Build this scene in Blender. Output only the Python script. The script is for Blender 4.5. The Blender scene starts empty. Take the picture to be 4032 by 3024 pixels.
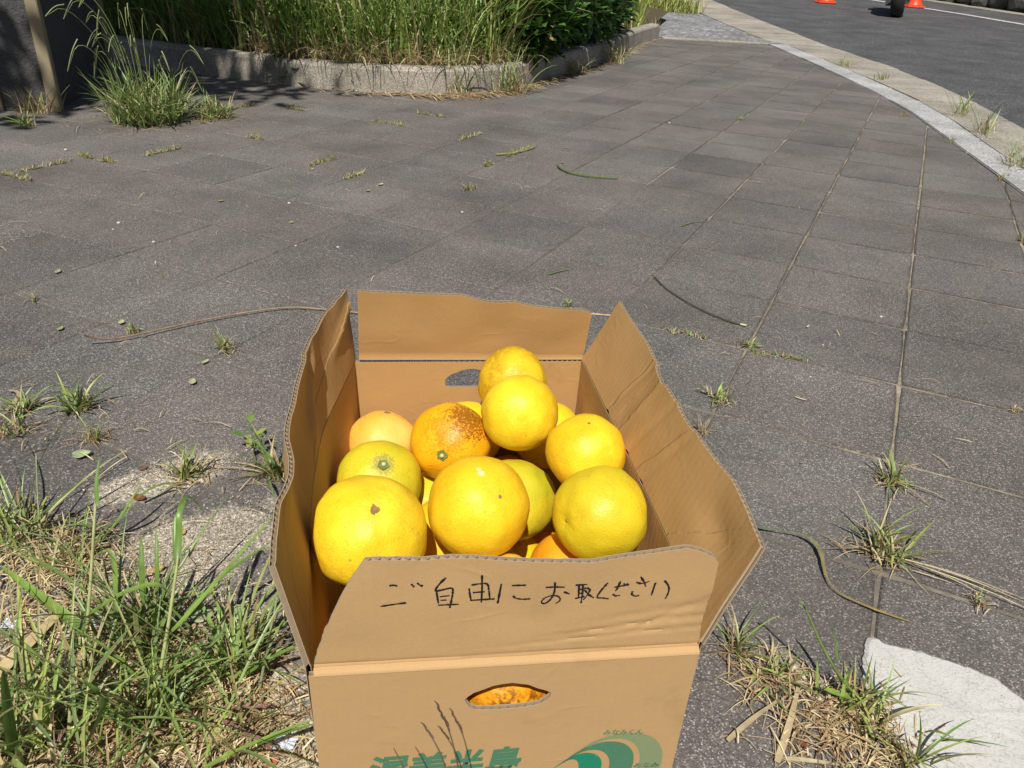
import bpy, bmesh, math, random
from mathutils import Vector, Matrix, noise
random.seed(11)
RND = random.Random(5)
sc = bpy.context.scene
COL = sc.collection
rad = math.radians

# ------------------------------------------------------------------ camera
FPX, PITCH, ROLL, CH = 3030.0, .5082, .0545, .705
cp, sp, cr, sr = math.cos(PITCH), math.sin(PITCH), math.cos(ROLL), math.sin(ROLL)
FW = Vector((0, cp, -sp)); R0 = Vector((1, 0, 0)); U0 = R0.cross(FW)
RT = cr * R0 + sr * U0; UP = -sr * R0 + cr * U0
CAM = Vector((0, 0, CH))
cd = bpy.data.cameras.new('camera'); cam = bpy.data.objects.new('camera', cd); COL.objects.link(cam)
cd.sensor_width = 36; cd.lens = 36 * FPX / 4032; cd.clip_start = .02; cd.clip_end = 400
M = Matrix((RT, UP, -FW)).transposed().to_4x4(); M.translation = CAM
cam.matrix_world = M
sc.camera = cam

# ------------------------------------------------------------------ world, sun, exposure
SUN_EL, SUN_AZ = rad(54), rad(3.0)          # azimuth: direction the light travels, from +Y towards +X
w = bpy.data.worlds.new('World'); sc.world = w; w.use_nodes = True
nt = w.node_tree; nt.nodes.clear()
sky = nt.nodes.new('ShaderNodeTexSky'); sky.sky_type = 'NISHITA'; sky.sun_disc = False
sky.sun_elevation = SUN_EL; sky.sun_rotation = math.pi + SUN_AZ
bg = nt.nodes.new('ShaderNodeBackground'); bg.inputs[1].default_value = .05
wo = nt.nodes.new('ShaderNodeOutputWorld')
nt.links.new(sky.outputs[0], bg.inputs[0]); nt.links.new(bg.outputs[0], wo.inputs[0])
sd = bpy.data.lights.new('sun', 'SUN'); sd.energy = 5.0; sd.angle = rad(.53); sd.color = (1, .955, .88)
sun = bpy.data.objects.new('sun', sd); COL.objects.link(sun)
ldir = Vector((math.sin(SUN_AZ) * math.cos(SUN_EL), math.cos(SUN_AZ) * math.cos(SUN_EL), -math.sin(SUN_EL)))
sun.rotation_euler = ldir.to_track_quat('-Z', 'Y').to_euler(); sun.location = (-2, -6, 12)
vs = sc.view_settings; vs.view_transform = 'Standard'; vs.look = 'None'; vs.gamma = 1; vs.exposure = 0.16
vs.use_curve_mapping = False

# ------------------------------------------------------------------ geometry of the place
def ray(x, y): return FW + RT * ((x - 2016) / FPX) - UP * ((y - 1512) / FPX)
def gz(Y): return .03 * min(max(0, Y - 9), 31)
def at(x, y, z=None):
    d = ray(x, y)
    if z is not None: return CAM + d * ((z - CH) / d.z)
    P = CAM + d * (-CH / d.z)
    for _ in range(50):
        P = P * .6 + (CAM + d * ((gz(P.y) - CH) / d.z)) * .4
    return P
def onplane(x, y, p0, n):
    d = ray(x, y); return CAM + d * ((p0 - CAM).dot(n) / d.dot(n))
def interp(tab, v):
    if v <= tab[0][0]: return tab[0][1]
    for (a, b), (c, d) in zip(tab, tab[1:]):
        if v <= c: return b + (d - b) * (v - a) / (c - a)
    return tab[-1][1]
def lerp(a, b, t): return a + (b - a) * t
def sstep(a, b, x):
    t = min(1, max(0, (x - a) / (b - a))); return t * t * (3 - 2 * t)
def nz(x, y=0, z=0): return noise.noise(Vector((x, y, z)))

# ------------------------------------------------------------------ object helpers
def tag(o, label=None, cat=None, group=None, kind=None):
    if label: o['label'] = label
    if cat: o['category'] = cat
    if group: o['group'] = group
    if kind: o['kind'] = kind
    return o
def thing(name, label, cat, loc=(0, 0, 0), rotz=0, group=None):
    o = bpy.data.objects.new(name, None); COL.objects.link(o)
    o.location = loc; o.rotation_euler = (0, 0, rotz); o.empty_display_size = .05
    return tag(o, label, cat, group)
def mesh(name, V, F, mats, mi=None, smooth=False, col=None):
    me = bpy.data.meshes.new(name); me.from_pydata([tuple(v) for v in V], [], F)
    if not isinstance(mats, (list, tuple)): mats = [mats]
    for m in mats: me.materials.append(m)
    if mi: me.polygons.foreach_set('material_index', mi)
    if smooth: me.polygons.foreach_set('use_smooth', [True] * len(me.polygons))
    if col:
        a = me.color_attributes.new('col', 'FLOAT_COLOR', 'POINT')
        a.data.foreach_set('color', [c for v in col for c in (v[0], v[1], v[2], 1)])
    me.update(); return me
def link(name, me, parent=None, loc=None, rot=None):
    o = bpy.data.objects.new(name, me); COL.objects.link(o)
    if parent: o.parent = parent
    if loc is not None: o.location = loc
    if rot is not None: o.rotation_euler = rot
    return o
def obj(name, V, F, mats, parent=None, mi=None, smooth=False, col=None, loc=None):
    return link(name, mesh(name, V, F, mats, mi, smooth, col), parent, loc)
def box_vf(x0, x1, y0, y1, z0, z1):
    V = [(x, y, z) for z in (z0, z1) for y in (y0, y1) for x in (x0, x1)]
    return V, [(0, 2, 3, 1), (4, 5, 7, 6), (0, 1, 5, 4), (2, 6, 7, 3), (0, 4, 6, 2), (1, 3, 7, 5)]
def bevel_me(me, wd, seg=1):
    bm = bmesh.new(); bm.from_mesh(me)
    bmesh.ops.bevel(bm, geom=bm.edges[:], offset=wd, segments=seg, affect='EDGES', profile=.6)
    bm.to_mesh(me); bm.free(); return me
def prism(poly, z0, z1):
    n = len(poly); V = [(p[0], p[1], z0) for p in poly] + [(p[0], p[1], z1) for p in poly]
    F = [tuple(range(n, 2 * n)), tuple(reversed(range(n)))] + [(i, (i + 1) % n, n + (i + 1) % n, n + i) for i in range(n)]
    return V, F
def lathe(prof, seg=24, ax=None):
    V, F = [], []
    for r, z in prof:
        for k in range(seg):
            a = 2 * math.pi * k / seg; V.append((r * math.cos(a), r * math.sin(a), z))
    for i in range(len(prof) - 1):
        for k in range(seg):
            F.append((i * seg + k, i * seg + (k + 1) % seg, (i + 1) * seg + (k + 1) % seg, (i + 1) * seg + k))
    F.append(tuple(reversed(range(seg)))); F.append(tuple(range((len(prof) - 1) * seg, len(prof) * seg)))
    return V, F
def tube(pts, radii, seg=7):
    pts = [Vector(p) for p in pts]; V, F = [], []
    n = len(pts)
    for i, p in enumerate(pts):
        t = (pts[min(i + 1, n - 1)] - pts[max(i - 1, 0)]).normalized()
        a = t.orthogonal().normalized() if abs(t.z) > .95 else t.cross(Vector((0, 0, 1))).normalized()
        b = t.cross(a)
        r = radii[i] if isinstance(radii, (list, tuple)) else radii
        for k in range(seg):
            th = 2 * math.pi * k / seg; V.append(p + a * (r * math.cos(th)) + b * (r * math.sin(th)))
    for i in range(n - 1):
        for k in range(seg):
            F.append((i * seg + k, (i + 1) * seg + k, (i + 1) * seg + (k + 1) % seg, i * seg + (k + 1) % seg))
    F.append(tuple(range(seg))); F.append(tuple(reversed(range((n - 1) * seg, n * seg))))
    return V, F
def merge(*parts):
    V, F = [], []
    for v, f in parts:
        o = len(V); V += list(v); F += [tuple(i + o for i in q) for q in f]
    return V, F

# ------------------------------------------------------------------ materials
class NT:
    def __init__(s, name):
        s.m = bpy.data.materials.new(name); s.m.use_nodes = True; s.t = s.m.node_tree; s.t.nodes.clear()
        s.out = s.n('ShaderNodeOutputMaterial'); s.b = s.n('ShaderNodeBsdfPrincipled'); s.l(s.b.outputs[0], s.out.inputs[0])
    def n(s, typ, **kw):
        n = s.t.nodes.new(typ)
        for k, v in kw.items(): setattr(n, k, v)
        return n
    def l(s, a, b): s.t.links.new(a, b)
    def set(s, **kw):
        for k, v in kw.items(): s.b.inputs[k.replace('_', ' ')].default_value = v
    def pos(s): return s.n('ShaderNodeNewGeometry').outputs['Position']
    def objco(s): return s.n('ShaderNodeTexCoord').outputs['Object']
    def mapv(s, v, scale=(1, 1, 1), rot=(0, 0, 0), loc=(0, 0, 0)):
        m = s.n('ShaderNodeMapping'); m.inputs['Scale'].default_value = scale; m.inputs['Rotation'].default_value = rot
        m.inputs['Location'].default_value = loc; s.l(v, m.inputs[0]); return m.outputs[0]
    def noise(s, v, scale, detail=4, rough=.55):
        n = s.n('ShaderNodeTexNoise'); n.inputs['Scale'].default_value = scale; n.inputs['Detail'].default_value = detail
        n.inputs['Roughness'].default_value = rough; s.l(v, n.inputs['Vector']); return n.outputs['Fac']
    def voro(s, v, scale, out='Distance', feature='F1', rnd=1):
        n = s.n('ShaderNodeTexVoronoi', feature=feature); n.inputs['Scale'].default_value = scale
        n.inputs['Randomness'].default_value = rnd; s.l(v, n.inputs['Vector']); return n.outputs[out]
    def ramp(s, f, stops, interp='LINEAR'):
        r = s.n('ShaderNodeValToRGB'); cr_ = r.color_ramp; cr_.interpolation = interp
        while len(cr_.elements) < len(stops): cr_.elements.new(.5)
        for e, (p, c) in zip(cr_.elements, stops):
            e.position = p; e.color = (c, c, c, 1) if not isinstance(c, (tuple, list)) else (c[0], c[1], c[2], 1)
        s.l(f, r.inputs[0]); return r.outputs[0]
    def mix(s, f, a, b, mode='MIX'):
        n = s.n('ShaderNodeMix', data_type='RGBA', blend_type=mode)
        for sock, v in ((n.inputs['Factor'], f), (n.inputs['A'], a), (n.inputs['B'], b)):
            if hasattr(v, 'links'): s.l(v, sock)
            elif isinstance(v, (int, float)): sock.default_value = v if sock.name == 'Factor' else (v, v, v, 1)
            else: sock.default_value = (v[0], v[1], v[2], 1)
        # pick the float factor socket explicitly
        return n.outputs['Result']
    def math(s, op, a, b=None, clamp=False):
        n = s.n('ShaderNodeMath', operation=op, use_clamp=clamp)
        for i, v in enumerate((a, b)):
            if v is None: continue
            if hasattr(v, 'links'): s.l(v, n.inputs[i])
            else: n.inputs[i].default_value = v
        return n.outputs[0]
    def bump(s, h, strength=.3, dist=.001, prev=None):
        n = s.n('ShaderNodeBump'); n.inputs['Strength'].default_value = strength; n.inputs['Distance'].default_value = dist
        s.l(h, n.inputs['Height'])
        if prev is not None: s.l(prev, n.inputs['Normal'])
        return n.outputs[0]
    def color(s, c): s.l(c, s.b.inputs['Base Color'])
    def normal(s, n): s.l(n, s.b.inputs['Normal'])

def mixf(nt_, f, a, b, mode='MIX'):
    n = nt_.n('ShaderNodeMix', data_type='RGBA', blend_type=mode)
    def put(sock, v):
        if hasattr(v, 'links'): nt_.l(v, sock)
        elif isinstance(v, (int, float)): sock.default_value = v if sock.type == 'VALUE' else (v, v, v, 1)
        else: sock.default_value = (v[0], v[1], v[2], 1)
    put(n.inputs[0], f); put(n.inputs[6], a); put(n.inputs[7], b)
    return n.outputs[2]

def mat_plain(name, c, rough=.6, spec=.5, metallic=0, var=.15, scale=20):
    t = NT(name); p = t.objco(); f = t.noise(p, scale, 5)
    t.color(mixf(t, f, [x * (1 - var) for x in c], [x * (1 + var) for x in c]))
    t.set(Roughness=rough, Metallic=metallic); t.b.inputs['Specular IOR Level'].default_value = spec
    return t.m

def mat_aggregate(name, dark, mid, light, per_object=0., sand=False, scale=1., dust=.5, stain=False):
    """exposed-aggregate concrete: small stones of differing tone in a darker matrix"""
    t = NT(name); p = t.pos()
    big = t.noise(p, 2.3, 5, .6); med = t.noise(p, 14, 4, .6)
    cell = t.voro(p, 330 * scale, 'Color'); sep = t.n('ShaderNodeSeparateColor'); t.l(cell, sep.inputs[0])
    d1 = t.voro(p, 330 * scale, 'Distance')
    stone = t.ramp(sep.outputs[0], [(0, [x * .45 for x in dark]), (.3, dark), (.62, mid), (.86, [lerp(a, b, .3) for a, b in zip(mid, light)]), (.93, light), (1, [x * 1.25 for x in light])])
    fine = t.noise(p, 900 * scale, 2)
    c = mixf(t, t.ramp(d1, [(.35, 0.), (.75, .75)]), stone, [x * .5 for x in dark])
    c = mixf(t, .35, c, t.ramp(fine, [(.3, [x * .6 for x in mid]), (.7, [x * 1.35 for x in mid])]))
    tone = t.ramp(big, [(.3, .74), (.5, 1.), (.7, 1.3)])
    c = mixf(t, 1., c, tone, 'MULTIPLY')
    # pale dust film in worn patches
    dm = t.math('MULTIPLY', t.ramp(med, [(.5, 0.), (.75, 1.)]), t.ramp(t.noise(p, 1.1, 3), [(.42, 0.), (.65, dust)]))
    c = mixf(t, dm, c, (.17, .15, .125))
    if per_object:
        oi = t.n('ShaderNodeObjectInfo')
        c = mixf(t, 1., c, t.ramp(oi.outputs['Random'], [(0, (1 - per_object, 1 - per_object, 1 - per_object * .9)), (.35, (1, .985, .98)), (.6, (1.035, .985, .985)), (.8, (.98, 1., 1.01)), (1, (1 + per_object, 1 + per_object * .93, 1 + per_object * .85))]), 'MULTIPLY')
    if stain:
        # dirt and moss stain creeping in from the joints
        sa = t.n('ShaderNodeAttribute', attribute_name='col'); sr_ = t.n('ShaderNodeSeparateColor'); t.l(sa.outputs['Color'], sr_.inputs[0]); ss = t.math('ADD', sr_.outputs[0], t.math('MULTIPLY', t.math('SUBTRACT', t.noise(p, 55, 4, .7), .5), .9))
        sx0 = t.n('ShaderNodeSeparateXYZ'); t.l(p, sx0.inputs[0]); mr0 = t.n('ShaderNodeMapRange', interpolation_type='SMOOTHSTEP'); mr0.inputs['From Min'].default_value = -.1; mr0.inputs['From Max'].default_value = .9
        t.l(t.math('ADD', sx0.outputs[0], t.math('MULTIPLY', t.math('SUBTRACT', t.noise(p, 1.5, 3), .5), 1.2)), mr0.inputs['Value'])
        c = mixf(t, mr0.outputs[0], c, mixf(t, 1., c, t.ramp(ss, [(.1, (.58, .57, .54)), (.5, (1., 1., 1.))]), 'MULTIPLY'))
        if not per_object:
            sg_ = t.n('ShaderNodeSeparateColor'); t.l(sa.outputs['Color'], sg_.inputs[0]); c = mixf(t, 1., c, t.ramp(sg_.outputs[1], [(0, (.84, .84, .85)), (.4, (1, .985, .98)), (.6, (1.04, .985, .985)), (1, (1.16, 1.15, 1.13))]), 'MULTIPLY')
        # brownish dust trodden over the slabs
        c = mixf(t, t.math('MULTIPLY', t.ramp(t.noise(p, 3.2, 6, .7), [(.46, 0.), (.70, .45)]), t.ramp(t.noise(p, 240, 3), [(.4, .3), (.6, 1.)])), c, (.19, .165, .138))
    if sand:
        # sand and soil washed over the paving: patches with their own outline
        sx = t.n('ShaderNodeSeparateXYZ'); t.l(p, sx.inputs[0])
        tot = None
        for (cx, cy, rx, ry, a) in SAND:
            q = t.mapv(p, rot=(0, 0, 0), loc=(-cx, -cy, 0))
            q = t.mapv(q, rot=(0, 0, -a)); q = t.mapv(q, scale=(1 / rx, 1 / ry, 0))
            ln = t.n('ShaderNodeVectorMath', operation='LENGTH'); t.l(q, ln.inputs[0])
            e = t.math('SUBTRACT', 1., ln.outputs['Value'])
            tot = e if tot is None else t.math('MAXIMUM', tot, e)
        n1 = t.noise(p, 11, 6, .7)
        msk = t.math('ADD', tot, t.math('MULTIPLY', t.math('SUBTRACT', n1, .5), 2.6))
        msk = t.ramp(msk, [(0., 0.), (.4, 1.)])
        grain = t.voro(p, 520, 'Color'); sg = t.n('ShaderNodeSeparateColor'); t.l(grain, sg.inputs[0])
        sc_ = t.ramp(sg.outputs[0], [(0, (.14, .12, .09)), (.3, (.33, .285, .215)), (.7, (.52, .455, .35)), (1, (.76, .69, .57))])
        patchy = t.ramp(t.noise(p, 160, 4, .7), [(.36, 0.), (.52, 1.)])
        c = mixf(t, t.math('MULTIPLY', msk, patchy), c, sc_)
    t.color(c); t.set(Roughness=.85); t.b.inputs['Specular IOR Level'].default_value = .25
    h = t.math('ADD', t.math('MULTIPLY', d1, -1.), t.math('MULTIPLY', fine, .5))
    t.normal(t.bump(h, .55, .0012, t.bump(med, .3, .004)))
    return t.m

# patches of sand (cx, cy, rx, ry, angle) on the paving
SAND = [(-.50, .93, .13, .05, .55), (-.40, .80, .17, .07, .45), (-.43, .66, .16, .10, .2), (-.40, .56, .18, .14, 0), (-.25, .50, .16, .10, 0), (-.24, .86, .05, .04, 0), (.36, .60, .07, .03, -.8)]
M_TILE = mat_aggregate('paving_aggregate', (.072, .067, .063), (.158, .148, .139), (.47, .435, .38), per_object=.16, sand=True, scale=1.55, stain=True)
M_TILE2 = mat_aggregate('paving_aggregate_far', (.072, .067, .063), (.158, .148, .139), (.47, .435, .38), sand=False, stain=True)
M_ASPH = mat_aggregate('road_asphalt', (.05, .05, .052), (.1, .099, .1), (.24, .235, .23), scale=.35, dust=.25)
M_GRAN = mat_aggregate('granite_kerb', (.24, .24, .235), (.46, .46, .45), (.72, .72, .69), scale=.55, dust=.2)
t_ = NT('pale_concrete'); p_ = t_.pos(); f_ = t_.noise(p_, 300, 5, .7); c_ = mixf(t_, t_.noise(p_, 18, 5, .65), (.44, .43, .40), (.62, .61, .575)); c_ = mixf(t_, t_.ramp(f_, [(.32, .6), (.5, 0.)]), c_, (.3, .29, .27))
c_ = mixf(t_, t_.math('MULTIPLY', t_.ramp(t_.voro(p_, 210), [(.12, 1.), (.18, 0.)]), t_.ramp(t_.noise(p_, 90, 2), [(.52, 0.), (.6, .8)])), c_, (.12, .115, .11))
c_ = mixf(t_, t_.ramp(t_.math('ABSOLUTE', t_.math('SUBTRACT', t_.noise(p_, 22, 5, .6), .5)), [(0., .55), (.008, 0.)]), c_, (.25, .24, .22))
t_.color(c_); t_.set(Roughness=.9); t_.b.inputs['Specular IOR Level'].default_value = .15; t_.normal(t_.bump(f_, .5, .002)); M_PATCH = t_.m
M_CONC = mat_aggregate('kerb_concrete', (.22, .195, .16), (.37, .335, .28), (.54, .5, .43), scale=.6, dust=.4)
M_GUT = mat_aggregate('gutter_concrete', (.25, .23, .19), (.38, .35, .29), (.52, .49, .42), per_object=.1, scale=.5, dust=.3)
M_GRAV = mat_aggregate('gravel', (.14, .14, .14), (.27, .27, .27), (.5, .5, .5), scale=.1, dust=.2)

def mat_soil(name, a, b, scale=60):
    t = NT(name); p = t.pos(); f = t.noise(p, scale, 8, .7); g = t.voro(p, 400, 'Distance')
    c = t.ramp(f, [(.3, a), (.55, [lerp(x, y, .6) for x, y in zip(a, b)]), (.75, b)])
    t.color(mixf(t, t.ramp(g, [(.1, .5), (.6, 0.)]), c, [x * .5 for x in a])); t.set(Roughness=.95); t.b.inputs['Specular IOR Level'].default_value = .1
    t.normal(t.bump(f, .6, .004)); return t.m
t_ = NT('joint_sand'); p_ = t_.pos(); sepx_ = t_.n('ShaderNodeSeparateXYZ'); t_.l(p_, sepx_.inputs[0]); f_ = t_.noise(p_, 30, 8, .7); c_ = t_.ramp(f_, [(.3, (.07, .06, .045)), (.45, (.22, .19, .14)), (.7, (.42, .36, .27))])
c_ = mixf(t_, t_.ramp(t_.math('SUBTRACT', t_.noise(p_, 1.3, 4, .6), t_.math('MULTIPLY', sepx_.outputs[0], .25)), [(.25, 0.), (.45, .9)]), c_, mixf(t_, f_, (.085, .078, .07), (.15, .137, .12)))
t_.color(c_); t_.set(Roughness=.95); t_.b.inputs['Specular IOR Level'].default_value = .1; t_.normal(t_.bump(t_.noise(p_, 300, 4), .6, .003)); M_BED = t_.m
M_SOIL = mat_soil('planter_soil', (.05, .04, .025), (.15, .115, .07), 30)
M_GROUND = mat_soil('verge_ground', (.07, .09, .03), (.2, .18, .07), 8)

def mat_kraft(name, base, crumple=.35, inner=False, creases=()):
    t = NT(name); p = t.objco()
    fib = t.noise(t.mapv(p, scale=(1, 1, 1)), 900, 3, .6); cl = t.noise(p, 28, 5, .6); lg = t.noise(p, 7, 3)
    c = mixf(t, cl, [x * .93 for x in base], [min(1, x * 1.06) for x in base])
    c = mixf(t, .5, c, t.ramp(fib, [(.25, [x * .86 for x in base]), (.75, [x * 1.12 for x in base])]))
    c = mixf(t, t.ramp(lg, [(.58, 0.), (.8, .18)]), c, [x * .8 for x in base])
    # faint washboard of the flutes and handling creases
    wv = t.n('ShaderNodeTexWave', wave_type='BANDS', bands_direction='Y' if inner else 'X'); wv.inputs['Scale'].default_value = 38; wv.inputs['Distortion'].default_value = .6
    wv.inputs['Detail'].default_value = 2; t.l(p, wv.inputs['Vector'])
    cr1 = t.ramp(t.math('ABSOLUTE', t.math('SUBTRACT', t.noise(t.mapv(p, scale=(1, 1, 2.6), rot=(.0, .5, .4)), 9, 2), .5)), [(0., 1.), (.035, 0.)])
    cmask = t.ramp(t.noise(p, 13, 2), [(.5, 0.), (.62, 1.)])
    b1 = t.bump(wv.outputs['Fac'], .045, .002)
    b2 = t.bump(fib, .12, .0008, b1)
    b3 = t.bump(t.math('MULTIPLY', cr1, cmask), crumple * .35, .0012, b2)
    if creases:
        # sharp handling creases: straight lines (y0, z0, y1, z1) across the board, slightly wandering
        sx = t.n('ShaderNodeSeparateXYZ'); t.l(p, sx.inputs[0]); tot = None; wob = t.math('MULTIPLY', t.math('SUBTRACT', t.noise(p, 25, 3), .5), .012)
        for y0, z0, y1, z1, st in creases:
            L = math.hypot(y1 - y0, z1 - z0); ny_, nz_ = (z1 - z0) / L, -(y1 - y0) / L; off = ny_ * y0 + nz_ * z0
            d = t.math('ADD', t.math('ADD', t.math('MULTIPLY', sx.outputs[1], ny_), t.math('MULTIPLY', sx.outputs[2], nz_)), wob); d = t.math('SUBTRACT', d, off)
            mr = t.n('ShaderNodeMapRange', interpolation_type='SMOOTHSTEP'); mr.inputs['From Min'].default_value = -.0012; mr.inputs['From Max'].default_value = .0012; t.l(d, mr.inputs['Value'])
            e = t.math('MULTIPLY', mr.outputs[0], st); tot = e if tot is None else t.math('ADD', tot, e)
        b3 = t.bump(tot, .8, .0016, b3)
    # scuffs and faint grubby stains
    stn = t.math('MULTIPLY', t.ramp(t.noise(p, 17, 5, .65), [(.56, 0.), (.72, .4)]), t.ramp(t.noise(p, 5, 2), [(.45, 0.), (.6, 1.)])); c = mixf(t, stn, c, [x * .62 for x in base])
    scf = t.math('MULTIPLY', t.ramp(t.noise(t.mapv(p, scale=(1, 1, 5)), 60, 5, .7), [(.66, 0.), (.74, .5)]), t.ramp(t.noise(p, 11, 2), [(.52, 0.), (.6, 1.)])); c = mixf(t, scf, c, [min(1, x * 1.5) for x in base])
    t.color(c); t.normal(t.bump(cl, crumple * .5, .004, b3)); t.set(Roughness=.72); t.b.inputs['Specular IOR Level'].default_value = .3
    return t.m
KRAFT = (.44, .278, .128)
M_KRAFT = mat_kraft('kraft_liner', KRAFT); M_KRAFTIN = mat_kraft('kraft_liner_inside', (.425, .257, .102), .4, True)
M_KRAFTL = mat_kraft('kraft_liner_left_flap', (.425, .257, .102), .4, True, [(.075, .355, .088, .275, 1.), (.13, .35, .17, .275, -.6), (-.02, .35, -.06, .275, .7), (-.11, .35, -.165, .28, 1.), (-.15, .35, -.2, .285, -.8), (.20, .330, .24, .342, 1.)])
M_KRAFTR = mat_kraft('kraft_liner_right_flap', (.425, .257, .102), .4, True, [(.07, .345, .10, .275, .9), (.045, .345, .075, .275, -.9), (.025, .345, .055, .272, .8), (-.06, .345, -.015, .275, .8), (-.175, .33, -.13, .29, .9), (-.195, .34, -.165, .29, -.8)])
M_FLUTE = mat_plain('kraft_fluting', (.36, .275, .18), .85, .2, var=.2, scale=300)

def mat_ink(name, c, striped=False):
    t = NT(name); p = t.objco(); f = t.noise(p, 260, 4)
    col = mixf(t, t.ramp(f, [(.62, 0.), (.8, .45)]), c, KRAFT)
    if striped:
        sx = t.n('ShaderNodeSeparateXYZ'); t.l(p, sx.inputs[0])
        s_ = t.math('FRACT', t.math('MULTIPLY', sx.outputs[2], 1 / .0011))
        thr = striped
        col = mixf(t, t.math('GREATER_THAN', s_, thr), col, KRAFT)
    t.color(col); t.set(Roughness=.7); t.b.inputs['Specular IOR Level'].default_value = .25; return t.m
M_GREEN = mat_ink('green_print', (.012, .20, .115)); M_GREENS = mat_ink('green_print_lines', (.010, .17, .10), .87); M_GREENL = mat_ink('green_print_fine_lines', (.03, .23, .13), .58)
M_PEN = mat_ink('black_marker', (.012, .012, .015))

def mat_fruit(name, c1, c2, russet=0., green=0., seed=0., marks=()):
    t = NT(name); p = t.mapv(t.objco(), loc=(seed, seed * .7, -seed))
    f = t.noise(p, 22, 4, .6); c = mixf(t, t.ramp(f, [(.35, 0.), (.65, 1.)]), [c1[0], c1[1] * .93, c1[2]], [c2[0], min(1, c2[1] * 1.04), c2[2] * 1.6])
    c = mixf(t, t.ramp(t.noise(p, 9, 2), [(.5, 0.), (.74, .35)]), c, (c1[0] * .98, c1[1] * .84, c1[2]))
    c = mixf(t, t.math('MULTIPLY', t.ramp(t.noise(p, 330, 3, .7), [(.5, 0.), (.68, 1.)]), t.ramp(t.noise(p, 24, 3), [(.46, 0.), (.64, .34)])), c, (.42, .24, .02))
    fr = t.noise(p, 160, 4, .7)
    if green: c = mixf(t, t.math('MULTIPLY', t.ramp(t.noise(p, 14, 2), [(.35, 0.), (.62, 1.)]), green), c, (.42, .44, .02))
    if russet:
        zone = t.ramp(t.noise(t.mapv(p, loc=(.13, 0, .07)), 15, 2), [(.44, 0.), (.60, 1.)])
        net = t.ramp(fr, [(.40, 0.), (.56, 1.)])
        c = mixf(t, t.math('MULTIPLY', zone, t.math('MULTIPLY', net, russet)), c, (.17, .055, .008))
    for d_, ca, cb, mc, net_ in marks:          # one marked side of the peel: (direction, cos of inner edge, cos of outer edge, colour, netted)
        nv_ = t.n('ShaderNodeVectorMath', operation='NORMALIZE'); t.l(t.objco(), nv_.inputs[0]); dt = t.n('ShaderNodeVectorMath', operation='DOT_PRODUCT'); t.l(nv_.outputs[0], dt.inputs[0]); dt.inputs[1].default_value = d_
        dd = t.math('ADD', dt.outputs['Value'], t.math('MULTIPLY', t.math('SUBTRACT', t.noise(p, 60, 5, .7), .5), (ca - cb) * 1.1))
        mk = t.n('ShaderNodeMapRange'); mk.inputs['From Min'].default_value = cb; mk.inputs['From Max'].default_value = ca; t.l(dd, mk.inputs['Value'])
        fac = mk.outputs[0]
        if net_: fac = t.ramp(t.math('ADD', t.math('MULTIPLY', fac, .5), t.math('MULTIPLY', t.math('SUBTRACT', t.noise(p, 380, 4, .7), .5), 1.6)), [(.2, 0.), (.34, .9)])
        c = mixf(t, fac, c, mc)
    # thin scratches and tiny dark oil-gland spots
    sc1 = t.ramp(t.math('ABSOLUTE', t.math('SUBTRACT', t.noise(p, 34, 6, .75), .5)), [(0., .5), (.012, 0.)])
    sc1 = t.math('MULTIPLY', sc1, t.ramp(t.noise(p, 26, 2), [(.5, 0.), (.66, 1.)]))
    c = mixf(t, sc1, c, (.28, .13, .015))
    sp_ = t.voro(p, 130, 'Distance'); spm = t.math('MULTIPLY', t.ramp(sp_, [(.07, 1.), (.11, 0.)]), t.ramp(t.noise(p, 50, 2), [(.56, 0.), (.62, .7)]))
    c = mixf(t, spm, c, (.16, .08, .01))
    t.color(c); t.set(Roughness=.46)
    t.b.inputs['Specular IOR Level'].default_value = .36
    t.b.inputs['Subsurface Weight'].default_value = .12; t.b.inputs['Subsurface Radius'].default_value = (.006, .003, .0008); t.b.inputs['Subsurface Scale'].default_value = 1.
    por = t.voro(p, 620, 'Distance', 'SMOOTH_F1'); b1 = t.bump(por, .26, .0011)
    t.normal(t.bump(t.noise(p, 60, 3), .3, .0025, b1)); return t.m

def mat_plant(name, rough=.45, trans=.35, spec=.4):
    t = NT(name); a = t.n('ShaderNodeAttribute', attribute_name='col')
    f = t.noise(t.objco(), 60, 3); c = mixf(t, 1., a.outputs['Color'], t.ramp(f, [(.3, .78), (.7, 1.2)]), 'MULTIPLY')
    t.color(c); t.set(Roughness=rough); t.b.inputs['Specular IOR Level'].default_value = spec
    tr = t.n('ShaderNodeBsdfTranslucent'); t.l(c, tr.inputs[0]); mx = t.n('ShaderNodeMixShader'); mx.inputs[0].default_value = trans
    t.l(t.b.outputs[0], mx.inputs[1]); t.l(tr.outputs[0], mx.inputs[2]); t.l(mx.outputs[0], t.out.inputs[0]); return t.m
M_GRASS = mat_plant('grass_blade', .38, .25, .5); M_LEAF = mat_plant('bush_leaf', .32, .2, .5); M_DRY = mat_plant('dry_straw', .7, .15, .2)
M_BARK = mat_plain('bark', (.11, .08, .055), .9, .2, var=.4, scale=30)

GREENS = [(.12, .22, .04), (.18, .29, .06), (.085, .17, .035), (.24, .34, .08), (.11, .2, .07), (.27, .32, .07)]
DRYS = [(.55, .44, .25), (.45, .33, .17), (.62, .52, .32), (.36, .24, .12), (.52, .42, .25), (.27, .16, .09)]
DARKG = [(.045, .09, .02), (.06, .12, .025), (.08, .14, .03), (.035, .075, .02)]

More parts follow.
